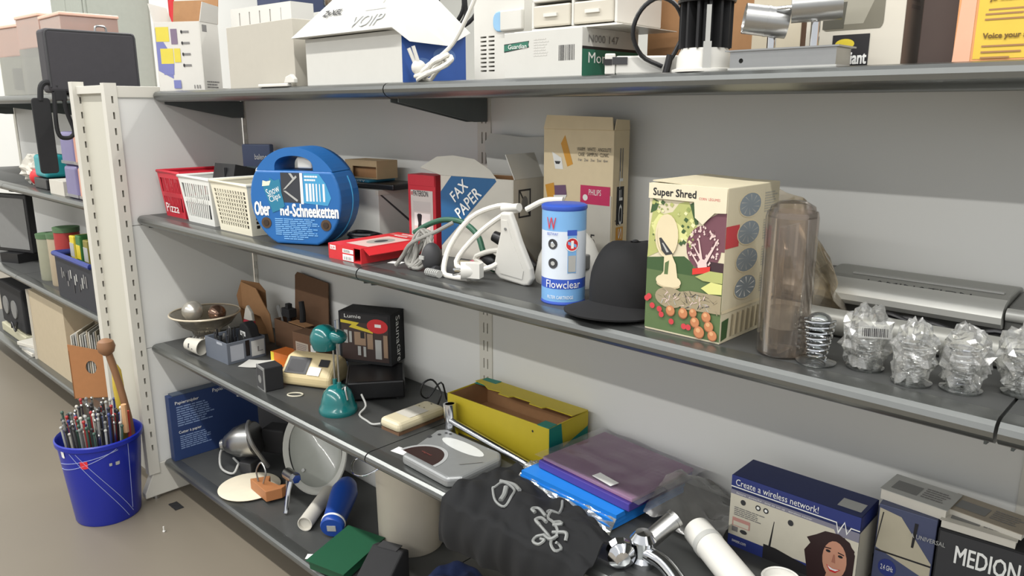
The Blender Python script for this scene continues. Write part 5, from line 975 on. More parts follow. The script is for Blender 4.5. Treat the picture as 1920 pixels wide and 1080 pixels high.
b = MB(); b.M = Matrix.Translation((0,0.05,0.215)) @ Matrix.Rotation(R(-10), 4, 'X'); b.b6(-w/2,w/2,-0.0012,0.0012,0,0.08,M_kraft); b.build('back_flap', t)
t, F, w = carton('white_carton', 'white carton with small black labels behind the beige carton', 'box', (0.235,-0.150), (0.520,-0.125), 0.10, 0.135, L1, M_white)
prints(t, F['front'], [(M_inkg,'r',0.02,0.62,0.10,0.84),(M_ink,'r',0.02,0.30,0.05,0.48),(M_inkg,'r',0.02,0.04,0.09,0.26),(M_dark,'bars',0.02,0.64,0.10,0.82,3)])
t, F, w = carton('slotted_rack', 'white plastic rack with a row of narrow slots on the white carton', 'rack', (0.240,-0.140), (0.560,-0.115), 0.08, 0.115, L1+0.1355, None)
b = MB()
for k in range(5): b.box((-w/2+0.05+0.055*k,-0.035,0.058),(0.006 if k < 4 else 0.003,0.05,0.085),M_wplast)
cut(MB().box((0,0,0.0575),(w,0.08,0.115),M_wplast).build('body', t), b)
b = MB(); b.b6(-w/2-0.002,w/2+0.002,-0.043,-0.0385,0.0,0.010,M_wplast); b.build('ledge', t)
t, F, w = carton('beige_carton', 'plain beige carton on the top shelf beside the white lidded carton', 'box', (0.490,-0.285), (0.845,-0.285), 0.11, 0.168, L1, mt('beige_plain',(176,171,159),0.65,var=0.03))
t = thing('white_clip', 'small white plastic clip lying on the lip before the beige carton', 'clip', (0.80, -0.300, L1), 0)
b = MB(); b.b6(-0.11,0.04,-0.008,0.006,0,0.008,M_wplast); b.build('bar', t, bevel=0.002); b = MB(); b.prism([(0.02,0.008),(0.07,0.008),(0.07,0.018),(0.055,0.030),(0.03,0.024)], -0.006, 0.006, M_wplast, 'xz'); b.build('catch', t, bevel=0.002)
# white lidded carton
t, F, w = carton('router_carton', 'white carton with raised sloping lid and blue side', 'box', (0.900,-0.285), (1.285,-0.285), 0.19, 0.112, L1, M_white)
M_rb = mt('router_blue',(44,84,158),0.5)
prints(t, F['right'], [(M_rb,'r',0,0,1,1),(mt('router_blue_light',(86,120,180),0.5),'c',0.3,0.35,0.16,0.14),(mt('router_blue_light',(86,120,180)),'c',0.65,0.55,0.18,0.16)])
lid = MB(); lid.M = Matrix.Translation((0,0,0.115)); hw = w/2
lid.add([(-hw-0.03,-0.118,0.0),(hw-0.004,-0.118,0.0),(hw+0.022,-0.09,-0.030),(hw+0.024,0.02,-0.034),(hw+0.014,0.10,0.0),(-hw-0.03,0.10,0.0),(-hw+0.045,-0.03176,0.098),(hw-0.075,-0.02648,0.104),(hw-0.05,0.03,0.094),(-hw+0.045,0.06,0.096),(hw-0.022,-0.0784,0.045)],
  [(0,1,10,7,6),(1,2,10),(2,3,8,7,10),(3,4,8),(4,5,9,8),(5,0,6,9),(6,7,8,9),(0,5,4,3,2,1)], M_white); lid.build('lid', t, bevel=0.0015)
FL = Face((-hw-0.03,-0.118,0.115),(1,0,0),(0,0.088,0.1),w+0.01,0.133)
texts(t, FL, [('ZyXEL', M_ink, 0.22,0.42,0.42,0.60)], bold=0.010, lift=0.003)
texts(t, FL, [('VOIP', mt('print_ghost',(176,180,180),0.5), 0.60,0.08,0.90,0.36)], bold=0.010, lift=0.003)
prints(t, FL, [(M_lgrey,'r',0.66,0.48,0.86,0.50),(M_lgrey,'r',0.79,0.62,0.80,0.95)], lift=0.003)
# white cord coil
t = thing('cord_coil', 'coiled white cord lying on the lip with its end rising', 'cord', (1.375, -0.272, L1), 0)
b = MB(); pts = []
for k in range(64):
    a = k*0.52; pts.append((0.058*math.cos(a)*(0.7+0.3*math.sin(k*0.21)), 0.020*math.sin(a)+0.006*math.sin(k*1.3), 0.028+0.020*math.sin(a*1.02+0.8)+0.006*math.sin(k*0.33)))
b.tube(pts, 0.0048, M_wc, n=8, smooth=3); b.build('windings', t, smooth=True)
b = MB(); b.tube([(0.01,0,0.045),(0.05,0.01,0.075),(0.085,0.015,0.12),(0.12,0.02,0.18),(0.145,0.025,0.26)], 0.0045, M_wc, n=8); b.build('rising_end', t, smooth=True)
b = MB(); b.cyl((-0.045,-0.012,0.035),(-0.055,-0.022,0.070),0.004,M_wplast,n=8); b.cyl((-0.035,-0.012,0.038),(-0.040,-0.022,0.074),0.004,M_wplast,n=8); b.ball((-0.04,-0.008,0.030),0.016,M_wplast); b.build('plug', t, smooth=True)
# white appliance with vents
t, F, w = carton('white_appliance', 'white plastic appliance with vents and a pale blue round button', 'appliance', (1.425,-0.200), (1.570,-0.200), 0.12, 0.25, L1, None)
vb = MB()
for c_ in (0, 1):
    for k in range(9): vb.box((-w/2+0.028+0.024*c_,-0.055,0.022+0.0085*k),(0.018,0.03,0.0035),M_wplast)
vb.cyl((-w/2+0.03,-0.075,0.20),(-w/2+0.03,-0.035,0.20),0.006,M_wplast,n=14)
cut(MB().box((0,0,0.125),(w,0.12,0.25),M_wplast).build('body', t), vb)
b = MB(); b.prism(rrect(-w/2+0.060,0.098,-w/2+0.096,0.138,0.016), -0.064, -0.058, mt('button_blue',(140,182,214),0.4), 'xz'); b.build('button', t, bevel=0.002)
MB().box((w/2-0.03,-0.064,0.118),(0.06,0.010,0.040),M_wplast).build('side_block', t, bevel=0.003); MB().box((w/2-0.025,-0.0615,0.03),(0.035,0.003,0.045),M_lgrey).build('socket', t, bevel=0.002)
# Guardian carton and drawer unit
t, F, w = carton('flat_white_carton', 'flat white carton with green side and barcode', 'box', (1.596,-0.284), (1.786,-0.284), 0.17, 0.083, L1, M_white)
M_gg = mt('carton_green',(40,104,84),0.5)
prints(t, F['front'], [(M_ink,'p',[(0.0,0.58),(0.34,0.66),(0.33,0.72),(0.34,0.80),(0.0,0.76)]),(M_gg,'p',[(0.0,0.60),(0.33,0.67),(0.33,0.79),(0.0,0.74)]),])
prints(t, F['front'], [(M_ink,'bars',0.72,0.34,0.92,0.66,13)]); prints(t, F['front'], [(mt('print_palest',(196,194,188),0.5),'lines',0.40,0.45,0.60,0.85,7)])
texts(t, F['front'], [('Guardian', M_wink, 0.06,0.645,0.31,0.745)], lift=0.0012)
prints(t, F['right'], [(M_gg,'r',0.0,0.0,1,0.60),(M_ink,'r',0.0,0.56,1,0.62)])
texts(t, F['right'], [('N000 147', M_inkg, 0.10,0.70,0.62,0.86), ('Montfort', M_wink, 0.10,0.28,0.75,0.50)], lift=0.0012)
t = thing('drawer_unit', 'white translucent two tier drawer unit on the flat white carton', 'drawers', (1.735, -0.175, L1+0.0835), 3)
M_dr = mt('drawer_milky',(192,186,172),0.35)
b = MB()
for z in (0.0,0.052,0.108): b.b6(-0.095,0.095,-0.08,0.07,z,z+0.006,M_wplast)
for x in (-0.092,0.0,0.092): b.b6(x-0.003,x+0.003,-0.08,0.07,0.006,0.108,M_wplast)
b.b6(-0.095,0.095,0.066,0.07,0.006,0.108,M_wplast); b.build('frame', t, bevel=0.002)
for z in (0.008,0.060):
    for x in (-0.0465,0.0465):
        d = MB(); d.b6(x-0.042,x+0.042,-0.083,0.055,z,z+0.038,M_dr); d = d.build('drawer', t, bevel=0.003)
        k_ = MB(); k_.box((x,-0.085,z+0.020),(0.03,0.004,0.006),M_wplast); k_.build('pull', d)
b = MB(); b.b6(-0.12,0.12,-0.10,0.085,-0.0005,0.0008,M_wplast); b.build('lower_lip', t)
# white transformer with black loop
t = thing('transformer', 'small white transformer block with a socket end on the lip', 'transformer', (1.885, -0.248, L1), 36)
b = MB(); b.b6(-0.042,0.075,-0.026,0.026,0,0.030,M_wplast); b.build('body', t, bevel=0.003); b = MB(); b.b6(-0.060,-0.0425,-0.027,0.027,0.0,0.034,M_wplast); b.build('end_block', t, bevel=0.002)
b = MB(); b.box((-0.035,-0.0275,0.022),(0.025,0.002,0.012),M_dark); b.box((-0.055,-0.0278,0.020),(0.014,0.001,0.010),M_ink); b.build('socket', t)
t = thing('black_loop', 'black cable bent into a tall loop on the transformer', 'cable', (1.938, -0.262, L1), 36)
b = MB(); b.tube([(0.0,0.01,0.012),(-0.035,0.006,0.03),(-0.05,0.0,0.065),(-0.038,-0.004,0.100),(-0.01,-0.006,0.118),(0.018,-0.004,0.105),(0.032,0.0,0.07),(0.022,0.004,0.04),(0.010,0.006,0.018)], 0.0038, M_black, n=8); b.cyl((0.006,0.006,0.0),(0.012,0.006,0.030),0.006,M_black,n=10); b.build('cable', t, smooth=True)
t, F, w = carton('brown_carton', 'plain brown carton at the back of the top shelf behind the downlight', 'box', (1.775,-0.068), (2.025,-0.068), 0.055, 0.26, L1, M_kraft)
# downlight with black heat sink
t = thing('downlight', 'recessed downlight with black finned heat sink and white base', 'lamp', (2.010, -0.255, L1), 0)
b = MB(); b.lathe([(0.050,0.0),(0.050,0.004),(0.043,0.006),(0.042,0.024),(0.036,0.036),(0.0,0.036)], M_wplast, n=36); b.build('base', t, smooth=True, auto=30)
b = MB(); b.cyl((0,0,0.036),(0,0,0.104),0.022,M_black,n=20); b.lathe([(0.0,0.104),(0.044,0.104),(0.045,0.108),(0.0,0.110)], M_black, n=36); b.build('core', t, smooth=True, auto=30)
for k in range(14):
    a = 2*math.pi*k/14; b = MB(); b.box((0.030*math.cos(a),0.030*math.sin(a),0.070),(0.022,0.004,0.068),M_blackm,rz=a); b.build('fin', t)
b = MB(); a_ = R(-55); b.box((0.044*math.cos(a_),0.044*math.sin(a_),0.062),(0.003,0.007,0.07),M_lgrey,rz=a_); b.box((0.046*math.cos(a_),0.046*math.sin(a_),0.024),(0.004,0.012,0.040),M_lgrey,rz=a_); b.build('spring_clip', t)
# double spot on a plate
t = thing('spot_lamp', 'brushed steel double spotlight on a flat mounting plate', 'lamp', (2.152, -0.262, L1), 0)
b = MB(); b.b6(-0.080,0.082,-0.030,0.025,0.0,0.003,M_lgrey); b.build('base_sheet', t); b = MB(); b.b6(-0.078,0.080,-0.028,0.023,0.003,0.026,M_steel); cut(b.build('plate', t), MB().cyl((-0.06,-0.04,0.013),(-0.06,-0.010,0.013),0.0035,M_steel,n=12)); MB().b6(-0.084,0.085,-0.034,0.029,0.0262,0.0285,M_steel).build('top_sheet', t)
for i, (sx, p0, p1) in enumerate(((-0.028,(-0.056,-0.034,0.072),(-0.006,0.0,0.064)),(0.036,(0.008,-0.020,0.083),(0.068,0.008,0.086)))):
    b = MB(); b.cyl((sx,0,0.028),(sx,0,0.070),0.0065,M_chrome,n=16); b.build('stem', t, smooth=True)
    P0, P1 = Vector(p0), Vector(p1); ax = (P1-P0).normalized(); b = MB(); b.captop = False; b.M = Matrix.Translation(P0) @ ax.to_track_quat('Z','Y').to_matrix().to_4x4(); L_ = (P1-P0).length
    b.lathe([(0.0,0.016),(0.0185,0.012),(0.0200,0.0),(0.0215,0.0),(0.0215,L_*0.5),(0.0221,L_*0.5),(0.0221,L_*0.56),(0.0215,L_*0.56),(0.0215,L_),(0.0,L_)], M_steel, n=36); sp_ = b.build('head', t, smooth=True, auto=40)
    b = MB(); b.M = Matrix.Translation(P0) @ ax.to_track_quat('Z','Y').to_matrix().to_4x4(); b.lathe([(0.0,0.008),(0.011,0.008),(0.012,0.016),(0.0,0.017)], M_lgrey, n=20); b.build('bulb_socket', sp_)
b = MB(); b.cyl((-0.010,-0.026,0.083),(0.012,-0.019,0.084),0.0026,M_chrome,n=10); b.build('locating_pin', t)
t, F, w = carton('cream_carton', 'cream carton with a round die cut behind the double spotlight', 'box', (2.035,-0.150), (2.118,-0.150), 0.08, 0.24, L1, mt('cream_card',(196,186,164),0.6))
prints(t, F['right'], [(M_kraftd,'r',0,0,1,1)])
t, F, w = carton('lamp_carton', 'white carton with photo panel and a yellow oval on black', 'box', (2.150,-0.205), (2.288,-0.205), 0.085, 0.26, L1, mt('lamp_white',(202,196,182),0.55,var=0.02))
prints(t, F['front'], [(mt('photo_olive',(112,108,94),0.5),'p',rrect(0.18,0.21,0.80,1.02,0.04)),(mt('photo_light',(150,146,132),0.5),'p',[(0.40,0.24),(0.60,0.24),(0.74,0.42),(0.72,0.95),(0.40,0.95),(0.34,0.6)]),(mt('photo_deep',(80,78,68),0.5),'p',[(0.18,0.22),(0.40,0.22),(0.42,0.36),(0.18,0.36)]),(M_ink,'r',0.30,0.015,0.68,0.185),(M_yel,'c',0.43,0.135,0.10,0.028)])
texts(t, F['front'], [('Brilliant', M_wink, 0.32,0.025,0.66,0.09)], bold=0.004, lift=0.0014)
prints(t, F['right'], [(mt('side_mauve',(122,106,94),0.6),'r',0,0,1,1),(mt('side_print',(104,88,80),0.6),'lines',0.25,0.3,0.75,0.95,16)])
t, F, w = carton('dark_carton', 'dark brown carton wedged beside the white lamp carton', 'box', (2.305,-0.190), (2.352,-0.190), 0.09, 0.27, L1, mt('carton_umber',(70,56,50),0.6))
t, F, w = carton('yellow_book_box', 'yellow and orange carton with bold printed lines at the shelf edge', 'box', (2.358,-0.225), (2.505,-0.225), 0.09, 0.30, L1, mt('box_peach',(216,150,96),0.5))
prints(t, F['front'], [(mt('box_yellow',(216,182,66),0.5),'r',0.16,0.02,0.72,1),(mt('box_orange2',(210,120,70),0.5),'p',[(0.72,0.2),(1,0.3),(1,1),(0.72,1)]),(mt('box_pinkish',(222,170,140),0.5),'p',[(0.0,0.0),(0.14,0.0),(0.14,1.0),(0.08,1.0)]),(M_kraft,'r',0.240,0.215,0.580,0.222),(M_kraft,'r',0.220,0.197,0.500,0.204),(M_kraft,'r',0.220,0.176,0.600,0.183),(M_kraft,'r',0.220,0.068,0.560,0.075),(M_kraft,'r',0.220,0.044,0.520,0.051),(M_kraft,'r',0.220,0.021,0.440,0.028),(mt('box_wine',(150,66,56),0.5),'p',[(0.86,0.02),(1,0.02),(1,0.10),(0.90,0.09)])])
texts(t, F['front'], [('Voice your support', mt('print_olive',(110,84,30),0.5), 0.22,0.095,0.72,0.123), ('Steun u team met', mt('print_olive',(110,84,30)), 0.24,0.288,0.72,0.313), ('je stem', mt('print_olive',(110,84,30)), 0.24,0.247,0.46,0.272)], bold=0.002)
# things on the rear top shelf, seen over the front ones
t = thing('blue_crate', 'dark blue crate on the rear top shelf behind the slotted rack', 'crate', (0.02, 0.22, L1), 0)
open_box(t, 0.16, 0.20, 0.38, mt('crate_blue',(50,60,90),0.5), None, th=0.006)
for k in range(5): MB().box((0,-0.101,0.06+0.07*k),(0.16,0.004,0.012),mt('crate_blue',(62,82,130))).build('rib', t)
t = thing('storage_jar', 'glass storage jar with brown contents on the rear top shelf', 'jar', (0.39, 0.22, L1+0.2605), 0)
b = MB(); b.lathe([(0.0,0.0),(0.085,0.002),(0.095,0.02),(0.095,0.10),(0.075,0.13),(0.075,0.14),(0.0,0.14)], M_glass, n=32); b.build('glass', t, smooth=True)
b = MB(); b.lathe([(0.0,0.006),(0.082,0.008),(0.088,0.022),(0.088,0.08),(0.0,0.085)], mt('jar_fill',(172,138,100),0.7), n=28); b.build('contents', t, smooth=True)
t, F, w = carton('white_carton', 'white carton carrying the glass jar on the rear top shelf', 'box', (0.26,0.13), (0.54,0.13), 0.18, 0.26, L1, M_white)
t = thing('candelabra', 'black metal candelabra with glass drops on the rear top shelf', 'candelabra', (0.84, 0.2, L1), 0)
b = MB(); b.lathe([(0.07,0.0),(0.07,0.01),(0.012,0.025),(0.010,0.38),(0.0,0.40)], M_blackm, n=20); b.build('stem', t, smooth=True)
for k in range(8):
    a = 2*math.pi*k/8; b = MB(); b.tube([(0,0,0.20),(0.07*math.cos(a),0.07*math.sin(a),0.18),(0.12*math.cos(a),0.12*math.sin(a),0.22),(0.12*math.cos(a),0.12*math.sin(a),0.28)], 0.006, M_blackm); arm = b.build('arm', t, smooth=True)
    b = MB(); b.cyl((0.12*math.cos(a),0.12*math.sin(a),0.28),(0.12*math.cos(a),0.12*math.sin(a),0.34),0.014,M_blackm if k % 2 else M_lgrey,n=10); b.build('cup', arm)
t = thing('tool_rack', 'dark metal rack of hanging tools on the rear top shelf', 'rack', (0.66, 0.26, L1), 0)
b = MB(); b.b6(-0.10,0.10,-0.01,0.01,0,0.02,M_dark); b.b6(-0.10,-0.09,-0.01,0.01,0.02,0.36,M_dark); b.b6(0.09,0.10,-0.01,0.01,0.02,0.36,M_dark); b.b6(-0.10,0.10,-0.01,0.01,0.34,0.36,M_dark); b.build('frame', t)
for k in range(6): MB().cyl((-0.07+0.028*k,-0.015,0.16+0.02*(k % 2)),(-0.07+0.028*k,-0.012,0.35),0.008,M_black if k % 2 else M_grey,n=8).build('tool', t)

# ---------------------------------------------------------------- bucket on the floor
t = thing('blue_bucket', 'blue plastic bucket with white cord and red sticker on the floor', 'bucket', (-0.030, -0.598, 0.0), 0); t.scale = (0.84,0.84,0.97)
M_bk = mt('bucket_blue',(22,38,150),0.35,var=0.06,scale=8)
b = MB(); b.captop = False; b.lathe([(0.0,0.0),(0.118,0.0),(0.122,0.006),(0.152,0.288),(0.160,0.292),(0.161,0.306),(0.156,0.310),(0.149,0.300),(0.118,0.012),(0.0,0.010)], M_bk, n=56); b.build('shell', t, smooth=True, auto=45)
def bkt(a, z, e=0.0015): r_ = 0.121+0.031*(z-0.006)/0.282+e; return (r_*math.cos(R(a)), r_*math.sin(R(a)), z)
for pts in ([(-90+6*k, 0.235+0.045*k/16) for k in range(17)],[(-92+6*k, 0.215+0.070*(k/16)**1.5) for k in range(17)],[(-62+5*k, 0.285-0.27*k/16) for k in range(17)],[(-52+5*k, 0.285-0.26*k/16) for k in range(17)],[(22+0.3*k, 0.288-0.25*k/16) for k in range(17)]):
    b = MB(); b.tube([bkt(a,z) for a,z in pts], 0.0011, mt('cord_white',(150,160,200),0.5), n=5, smooth=1); b.build('cord', t)
for a0, z0, da, dz, m in ((-42,0.232,11,0.026,mt('sticker_red',(214,44,50))),(-76,0.266,7,0.026,M_wink),(-6,0.228,4,0.010,M_lgrey),(4,0.226,6,0.012,M_lgrey)):
    b = MB(); b.add([bkt(a0-da/2,z0,0.0022),bkt(a0,z0-dz*0.1,0.0022),bkt(a0+da/2,z0,0.0022),bkt(a0+da/2,z0+dz,0.0022),bkt(a0,z0+dz,0.0022),bkt(a0-da/2,z0+dz,0.0022)],[(0,1,4,5),(1,2,3,4)],m); b.build('sticker', t)
rs = random.Random(21); cols = [M_steel,M_lgrey,M_dark,M_dark,mt('needle_green',(60,86,74),0.5),M_offw,mt('needle_red',(160,50,50),0.5),M_steel,M_grey,mt('needle_blue',(44,56,110),0.5)]
protos = []
for m in cols:
    mb = MB(); mb.cyl((0,0,0),(0,0,0.33),0.0036,m,n=7); mb.ball((0,0,0.333),0.0058,m,n=8,m=6); protos.append(mb)
meshes = []
for i, (m, mb) in enumerate(zip(cols, protos)):
    o = mb.build('knitting_needle', smooth=True); meshes.append(o.data); bpy.data.objects.remove(o)
LBL = ['steel','light grey','dark grey','dark grey','green','off white','red','steel','mid grey','navy']
BX, BY = -0.030, -0.598; spots = []; k = 0
while len(spots) < 110 and k < 6000:
    k += 1; x, y = rs.uniform(-0.100,0.100), rs.uniform(-0.100,0.100)
    if math.hypot(x,y) > 0.100 or (0.30*x+0.95*y) > 0.066: continue
    if all(math.hypot(x-p[0],y-p[1]) > 0.0122 for p in spots): spots.append((x,y))
for k, (x, y) in enumerate(spots):
    i = k % 10; o = bpy.data.objects.new('knitting_needle', meshes[i]); COL.objects.link(o)
    o.location = (BX+x*0.80, BY+y*0.80, 0.014); o.rotation_euler = (-y*0.9, x*0.9, 0); o.scale = (1,1,rs.uniform(0.93,1.14))
    tag(o, '%s knitting needle standing in the blue bucket' % LBL[i], 'needle', 'knitting needles in the bucket')
t = thing('wooden_mallet', 'long wooden mallet with a ball head standing in the blue bucket', 'mallet', (BX, BY, 0.02), 0)
M_wd = mt('mallet_wood',(136,98,68),0.55,var=0.1,scale=20)
b = MB(); b.tube([(0.022,0.076,0.0),(0.026,0.096,0.22),(0.020,0.082,0.40),(0.012,0.056,0.56)], 0.0115, M_wd, n=12); b.build('handle', t, smooth=True)
b = MB(); b.lathe([(0.012,-0.030),(0.024,-0.018),(0.029,0.0),(0.024,0.018),(0.012,0.026),(0.0,0.028)], M_wd, n=24, c=(0.011,0.053,0.575)); b.build('head', t, smooth=True)
t = thing('yellow_umbrella', 'folded yellow cloth tool standing in the blue bucket', 'tool', (BX-0.034, BY+0.090, 0.19), 0)
b = MB(); b.lathe([(0.010,0.0),(0.013,0.15),(0.018,0.24),(0.015,0.30),(0.006,0.32),(0.0,0.322)], mt('yellow_cloth',(190,164,60),0.7), n=14); b.build('cover', t, smooth=True)
b = MB(); b.cyl((0,0,0.32),(-0.006,-0.004,0.345),0.004,M_dark); b.build('tip', t)
t = thing('red_stick', 'short red stick standing in the blue bucket behind the yellow tool', 'stick', (BX+0.055, BY+0.078, 0.13), 0)
b = MB(); b.tube([(0,0,0),(0.002,0.001,0.2),(0.003,0.002,0.24)], 0.006, mt('stick_red',(176,60,44),0.5)); b.build('shaft', t, smooth=True); b = MB(); b.tube([(0.012,-0.012,0.17),(0.014,-0.012,0.27)], 0.009, mt('stick_pine',(206,160,116),0.6)); b.build('grip', t, smooth=True)
o = MB().lathe([(0.004,0.0),(0.005,0.004),(0.0025,0.006),(0.0025,0.020),(0.0,0.021)], M_wplast, n=12).build('plastic_plug', smooth=True); o.location = (0.24,-0.52,0.0); tag(o, 'tiny white plastic plug dropped on the floor', 'plug')
o = MB(); o.sheet(lambda u,v:(-0.03+0.06*u,-0.015+0.03*v,0.002+0.006*noise.noise(Vector((u*5,v*5,0)))**2), 6, 4, M_blackm, 0.001); o = o.build('dark_scrap'); o.location = (0.10,-0.42,0.0); tag(o, 'dark scrap lying on the floor under the bottom shelf', 'scrap')

# ---------------------------------------------------------------- beyond the end wall
def sleeve_box():
    t = thing('sleeve_carton', 'brown carton with hand hole packed with plastic record sleeves on the bottom shelf', 'box', (-0.905, -0.300, L4), 51)
    w, d, h = 0.17, 0.20, 0.19
    b = MB(); b.box((0,0,0.0015),(w,d,0.003),M_kraft); b.build('bottom', t)
    M_or = mt('kraft_orange',(166,114,72),0.85,var=0.08)
    b = MB(); b.prism([(-d/2,0),(d/2,0),(d/2,h*0.95),(0.02,h*0.93),(-d/2,h*1.08)], w/2-0.004, w/2, M_or, 'yz'); cut(b.build('wall', t), MB().prism(ell(0.02,h*0.62,0.020,0.028,16), w/2-0.01, w/2+0.01, M_or, 'yz')); b = MB(); b.b6(-w/2,-w/2+0.004,-d/2,d/2,0,h*1.15,M_or); b.build('wall', t)
    b = MB(); b.prism([(-w/2,0),(w/2,0),(w/2,h*1.08),(-w/2,h*1.30)], -d/2, -d/2+0.004, M_or, 'xz'); cut(b.build('wall', t), MB().prism(ell(0.0,h*0.74,0.022,0.030,16), -d/2-0.01, -d/2+0.01, M_or, 'xz')); b = MB(); b.b6(-w/2,w/2,d/2-0.004,d/2,0,h*1.15,M_or); b.build('wall', t)
    rs = random.Random(4)
    for k in range(16):
        o = bpy.data.objects.new('record_sleeve', SLV[k % 4]); COL.objects.link(o)
        x = -0.070+0.0093*k; c_, s_ = math.cos(R(51)), math.sin(R(51))
        o.location = (-0.905+x*c_, -0.300+x*s_, L4+0.004); o.rotation_euler = (rs.uniform(-0.01,0.01), 0.0, R(51)); o.scale = (1,1,rs.uniform(0.97,1.05))
        tag(o, 'clear plastic record sleeve packed upright in the brown carton', 'sleeve', 'record sleeves in the carton')
SLV = []
for m in (M_offw, film('sleeve_film',(220,220,212),0.12,0.8,0.1,0.5), M_lgrey, mt('sleeve_tan',(176,166,146),0.4)):
    o = MB().b6(-0.0025,0.0025,-0.092,0.092,0,0.285,m).build('record_sleeve'); SLV.append(o.data); bpy.data.objects.remove(o)
sleeve_box()
# black case with hanging straps
t = thing('black_carrying_case', 'large black carrying case with worn edge on the shelf top beyond the end wall', 'case', (-0.56, -0.308, L1), 88)
MB().b6(-0.158,0.158,-0.05,0.05,0.0,0.225,mt('case_nylon',(52,50,54),0.7,var=0.12,scale=50)).build('body', t, bevel=0.014, seg=3)
b = MB(); b.tube([(-0.152,-0.047,0.02),(-0.152,-0.047,0.205),(-0.149,-0.047,0.214),(-0.140,-0.047,0.219),(0.140,-0.047,0.219),(0.149,-0.047,0.214),(0.152,-0.047,0.205),(0.152,-0.047,0.02)], 0.004, M_dark, n=6, smooth=1); b.build('piping', t, smooth=True)
b = MB(); b.tube([(0.03,0,0.226),(0.035,0,0.245),(0.065,0,0.245),(0.07,0,0.226)], 0.004, M_steel, n=8); b.build('handle', t, smooth=True)
t = thing('shoulder_strap', 'broad black padded strap hanging down past the shelf lip', 'strap', (-0.53, -0.500, 1.14), 88)
b = MB(); b.prism(rrect(-0.030,0.0,0.030,0.27,0.012)+[], -0.006, 0.006, M_blackm, 'xz'); b.build('pad', t, bevel=0.003); b = MB(); b.tube([(0.0,0,0.26),(0.008,0.0,0.31),(0.03,0.0,0.325),(0.06,-0.005,0.31)], 0.010, M_blackm); b.build('webbing', t, smooth=True)
t = thing('strap_loop', 'black webbing loop with a buckle hanging beside the padded strap', 'strap', (-0.52, -0.435, 1.26), 88)
b = MB(); b.tube([(-0.02,0,0.17),(-0.026,0,0.06),(-0.02,0,0.015),(0.0,0,0.006),(0.02,0,0.012),(0.03,0,0.035),(0.014,0,0.10),(0.008,0,0.17)], 0.0075, M_blackm, n=8); b.build('webbing', t, smooth=True); MB().box((0,0,0.16),(0.04,0.012,0.04),M_blackm).build('buckle', t, bevel=0.003)
# bins of bright things on the far top shelf
M_pch = mt('peach_plastic',(226,184,164),0.4); M_pcl = film('peach_clear',(240,214,200),0.1,0.7,0.1,0.35)
for i, (x, h, lab) in enumerate(((-0.82,0.17,'peach tinted clear bin on the top shelf beyond the black case'),(-1.12,0.19,'peach tinted clear bin farther along the top shelf'),(-1.42,0.17,'peach tinted clear bin at the far part of the top shelf'))):
    t = thing('clear_bin', lab, 'bin', (x, -0.24, L1), 4*i, 'clear bins on the far top shelf'); open_box(t, 0.26, 0.22, h, M_film, None, th=0.003)
    rs = random.Random(i)
    for k in range(7):
        o = MB().box((0,0,0),(rs.uniform(.03,.06),rs.uniform(.03,.06),rs.uniform(.04,.10)),rs.choice([M_yel,M_wplast,M_pch,M_lgrey,M_dark]),rz=rs.uniform(0,3)).build('content', t, bevel=0.004); o.location = (rs.uniform(-.08,.08),rs.uniform(-.06,.06),rs.uniform(.055,.10))
    t2 = thing('peach_box', lab.replace('peach tinted clear bin','lidded peach box stacked on a bin'), 'box', (x-0.02, -0.24, L1+h+0.001), 4*i, 'peach boxes on the clear bins')
    open_box(t2, 0.25, 0.21, 0.12, M_pcl, None, th=0.003); MB().b6(-0.13,0.13,-0.11,0.11,0.121,0.135,M_pch).build('lid', t2, bevel=0.004); MB().b6(-0.11,0.11,-0.09,0.09,0.004,0.06,M_pch).build('content', t2, bevel=0.006)
# packs on the next levels
PK = mt('pack_purple',(118,112,150),0.45); PI = mt('pack_pink',(206,150,130),0.45)
for x, m, nm in ((-0.700,PK,'lilac'),(-0.545,PI,'salmon pink')):
    for lv in range(2):
        t = thing('soft_pack', '%s soft pack %s beyond the end wall' % (nm, ('standing on the shelf','stacked on top of another')[lv]), 'pack', (x, -0.335, L2+0.131*lv), 3*lv); MB().b6(-0.07,0.07,-0.05,0.05,0,0.130,m).build('body', t, bevel=0.014, seg=3); MB().b6(-0.071,0.071,-0.051,-0.030,0.006,0.018,M_film).build('seal', t)
t, F, w = carton('cream_box', 'low cream box on the shelf beside the lilac packs', 'box', (-0.98,-0.385), (-0.80,-0.385), 0.1, 0.06, L2, M_offw)
t = thing('teal_kettle', 'teal plastic tub with black foot beyond the lilac packs', 'tub', (-1.20, -0.30, L2), 0); MB().b6(-0.09,0.09,-0.06,0.06,0,0.05,M_black).build('foot', t, bevel=0.006); MB().b6(-0.08,0.08,-0.055,0.055,0.052,0.15,mt('tub_teal',(38,140,146),0.4)).build('tub', t, bevel=0.014, seg=3)
t = thing('toy_heap', 'white and red crumpled toy behind the teal tub', 'toy', (-1.48, -0.28, L2), 0); b = MB(); wrap_mesh(b, 0.09, 0.07, 0.14, 8.2, M_offw); b.build('body', t); MB().ball((0.09,-0.03,0.04),0.04,M_red).build('ball', t, smooth=True)
t = thing('string_bag', 'dark hanging bag of string on the far second shelf', 'bag', (-1.02, -0.22, L2), 0); b = MB(); wrap_mesh(b, 0.07, 0.07, 0.24, 2.2, M_dark); b.build('body', t)
t = thing('wire_crate', 'dark crate with blue rim full of small packets beyond the end wall', 'crate', (-0.80, -0.29, L3), 0)
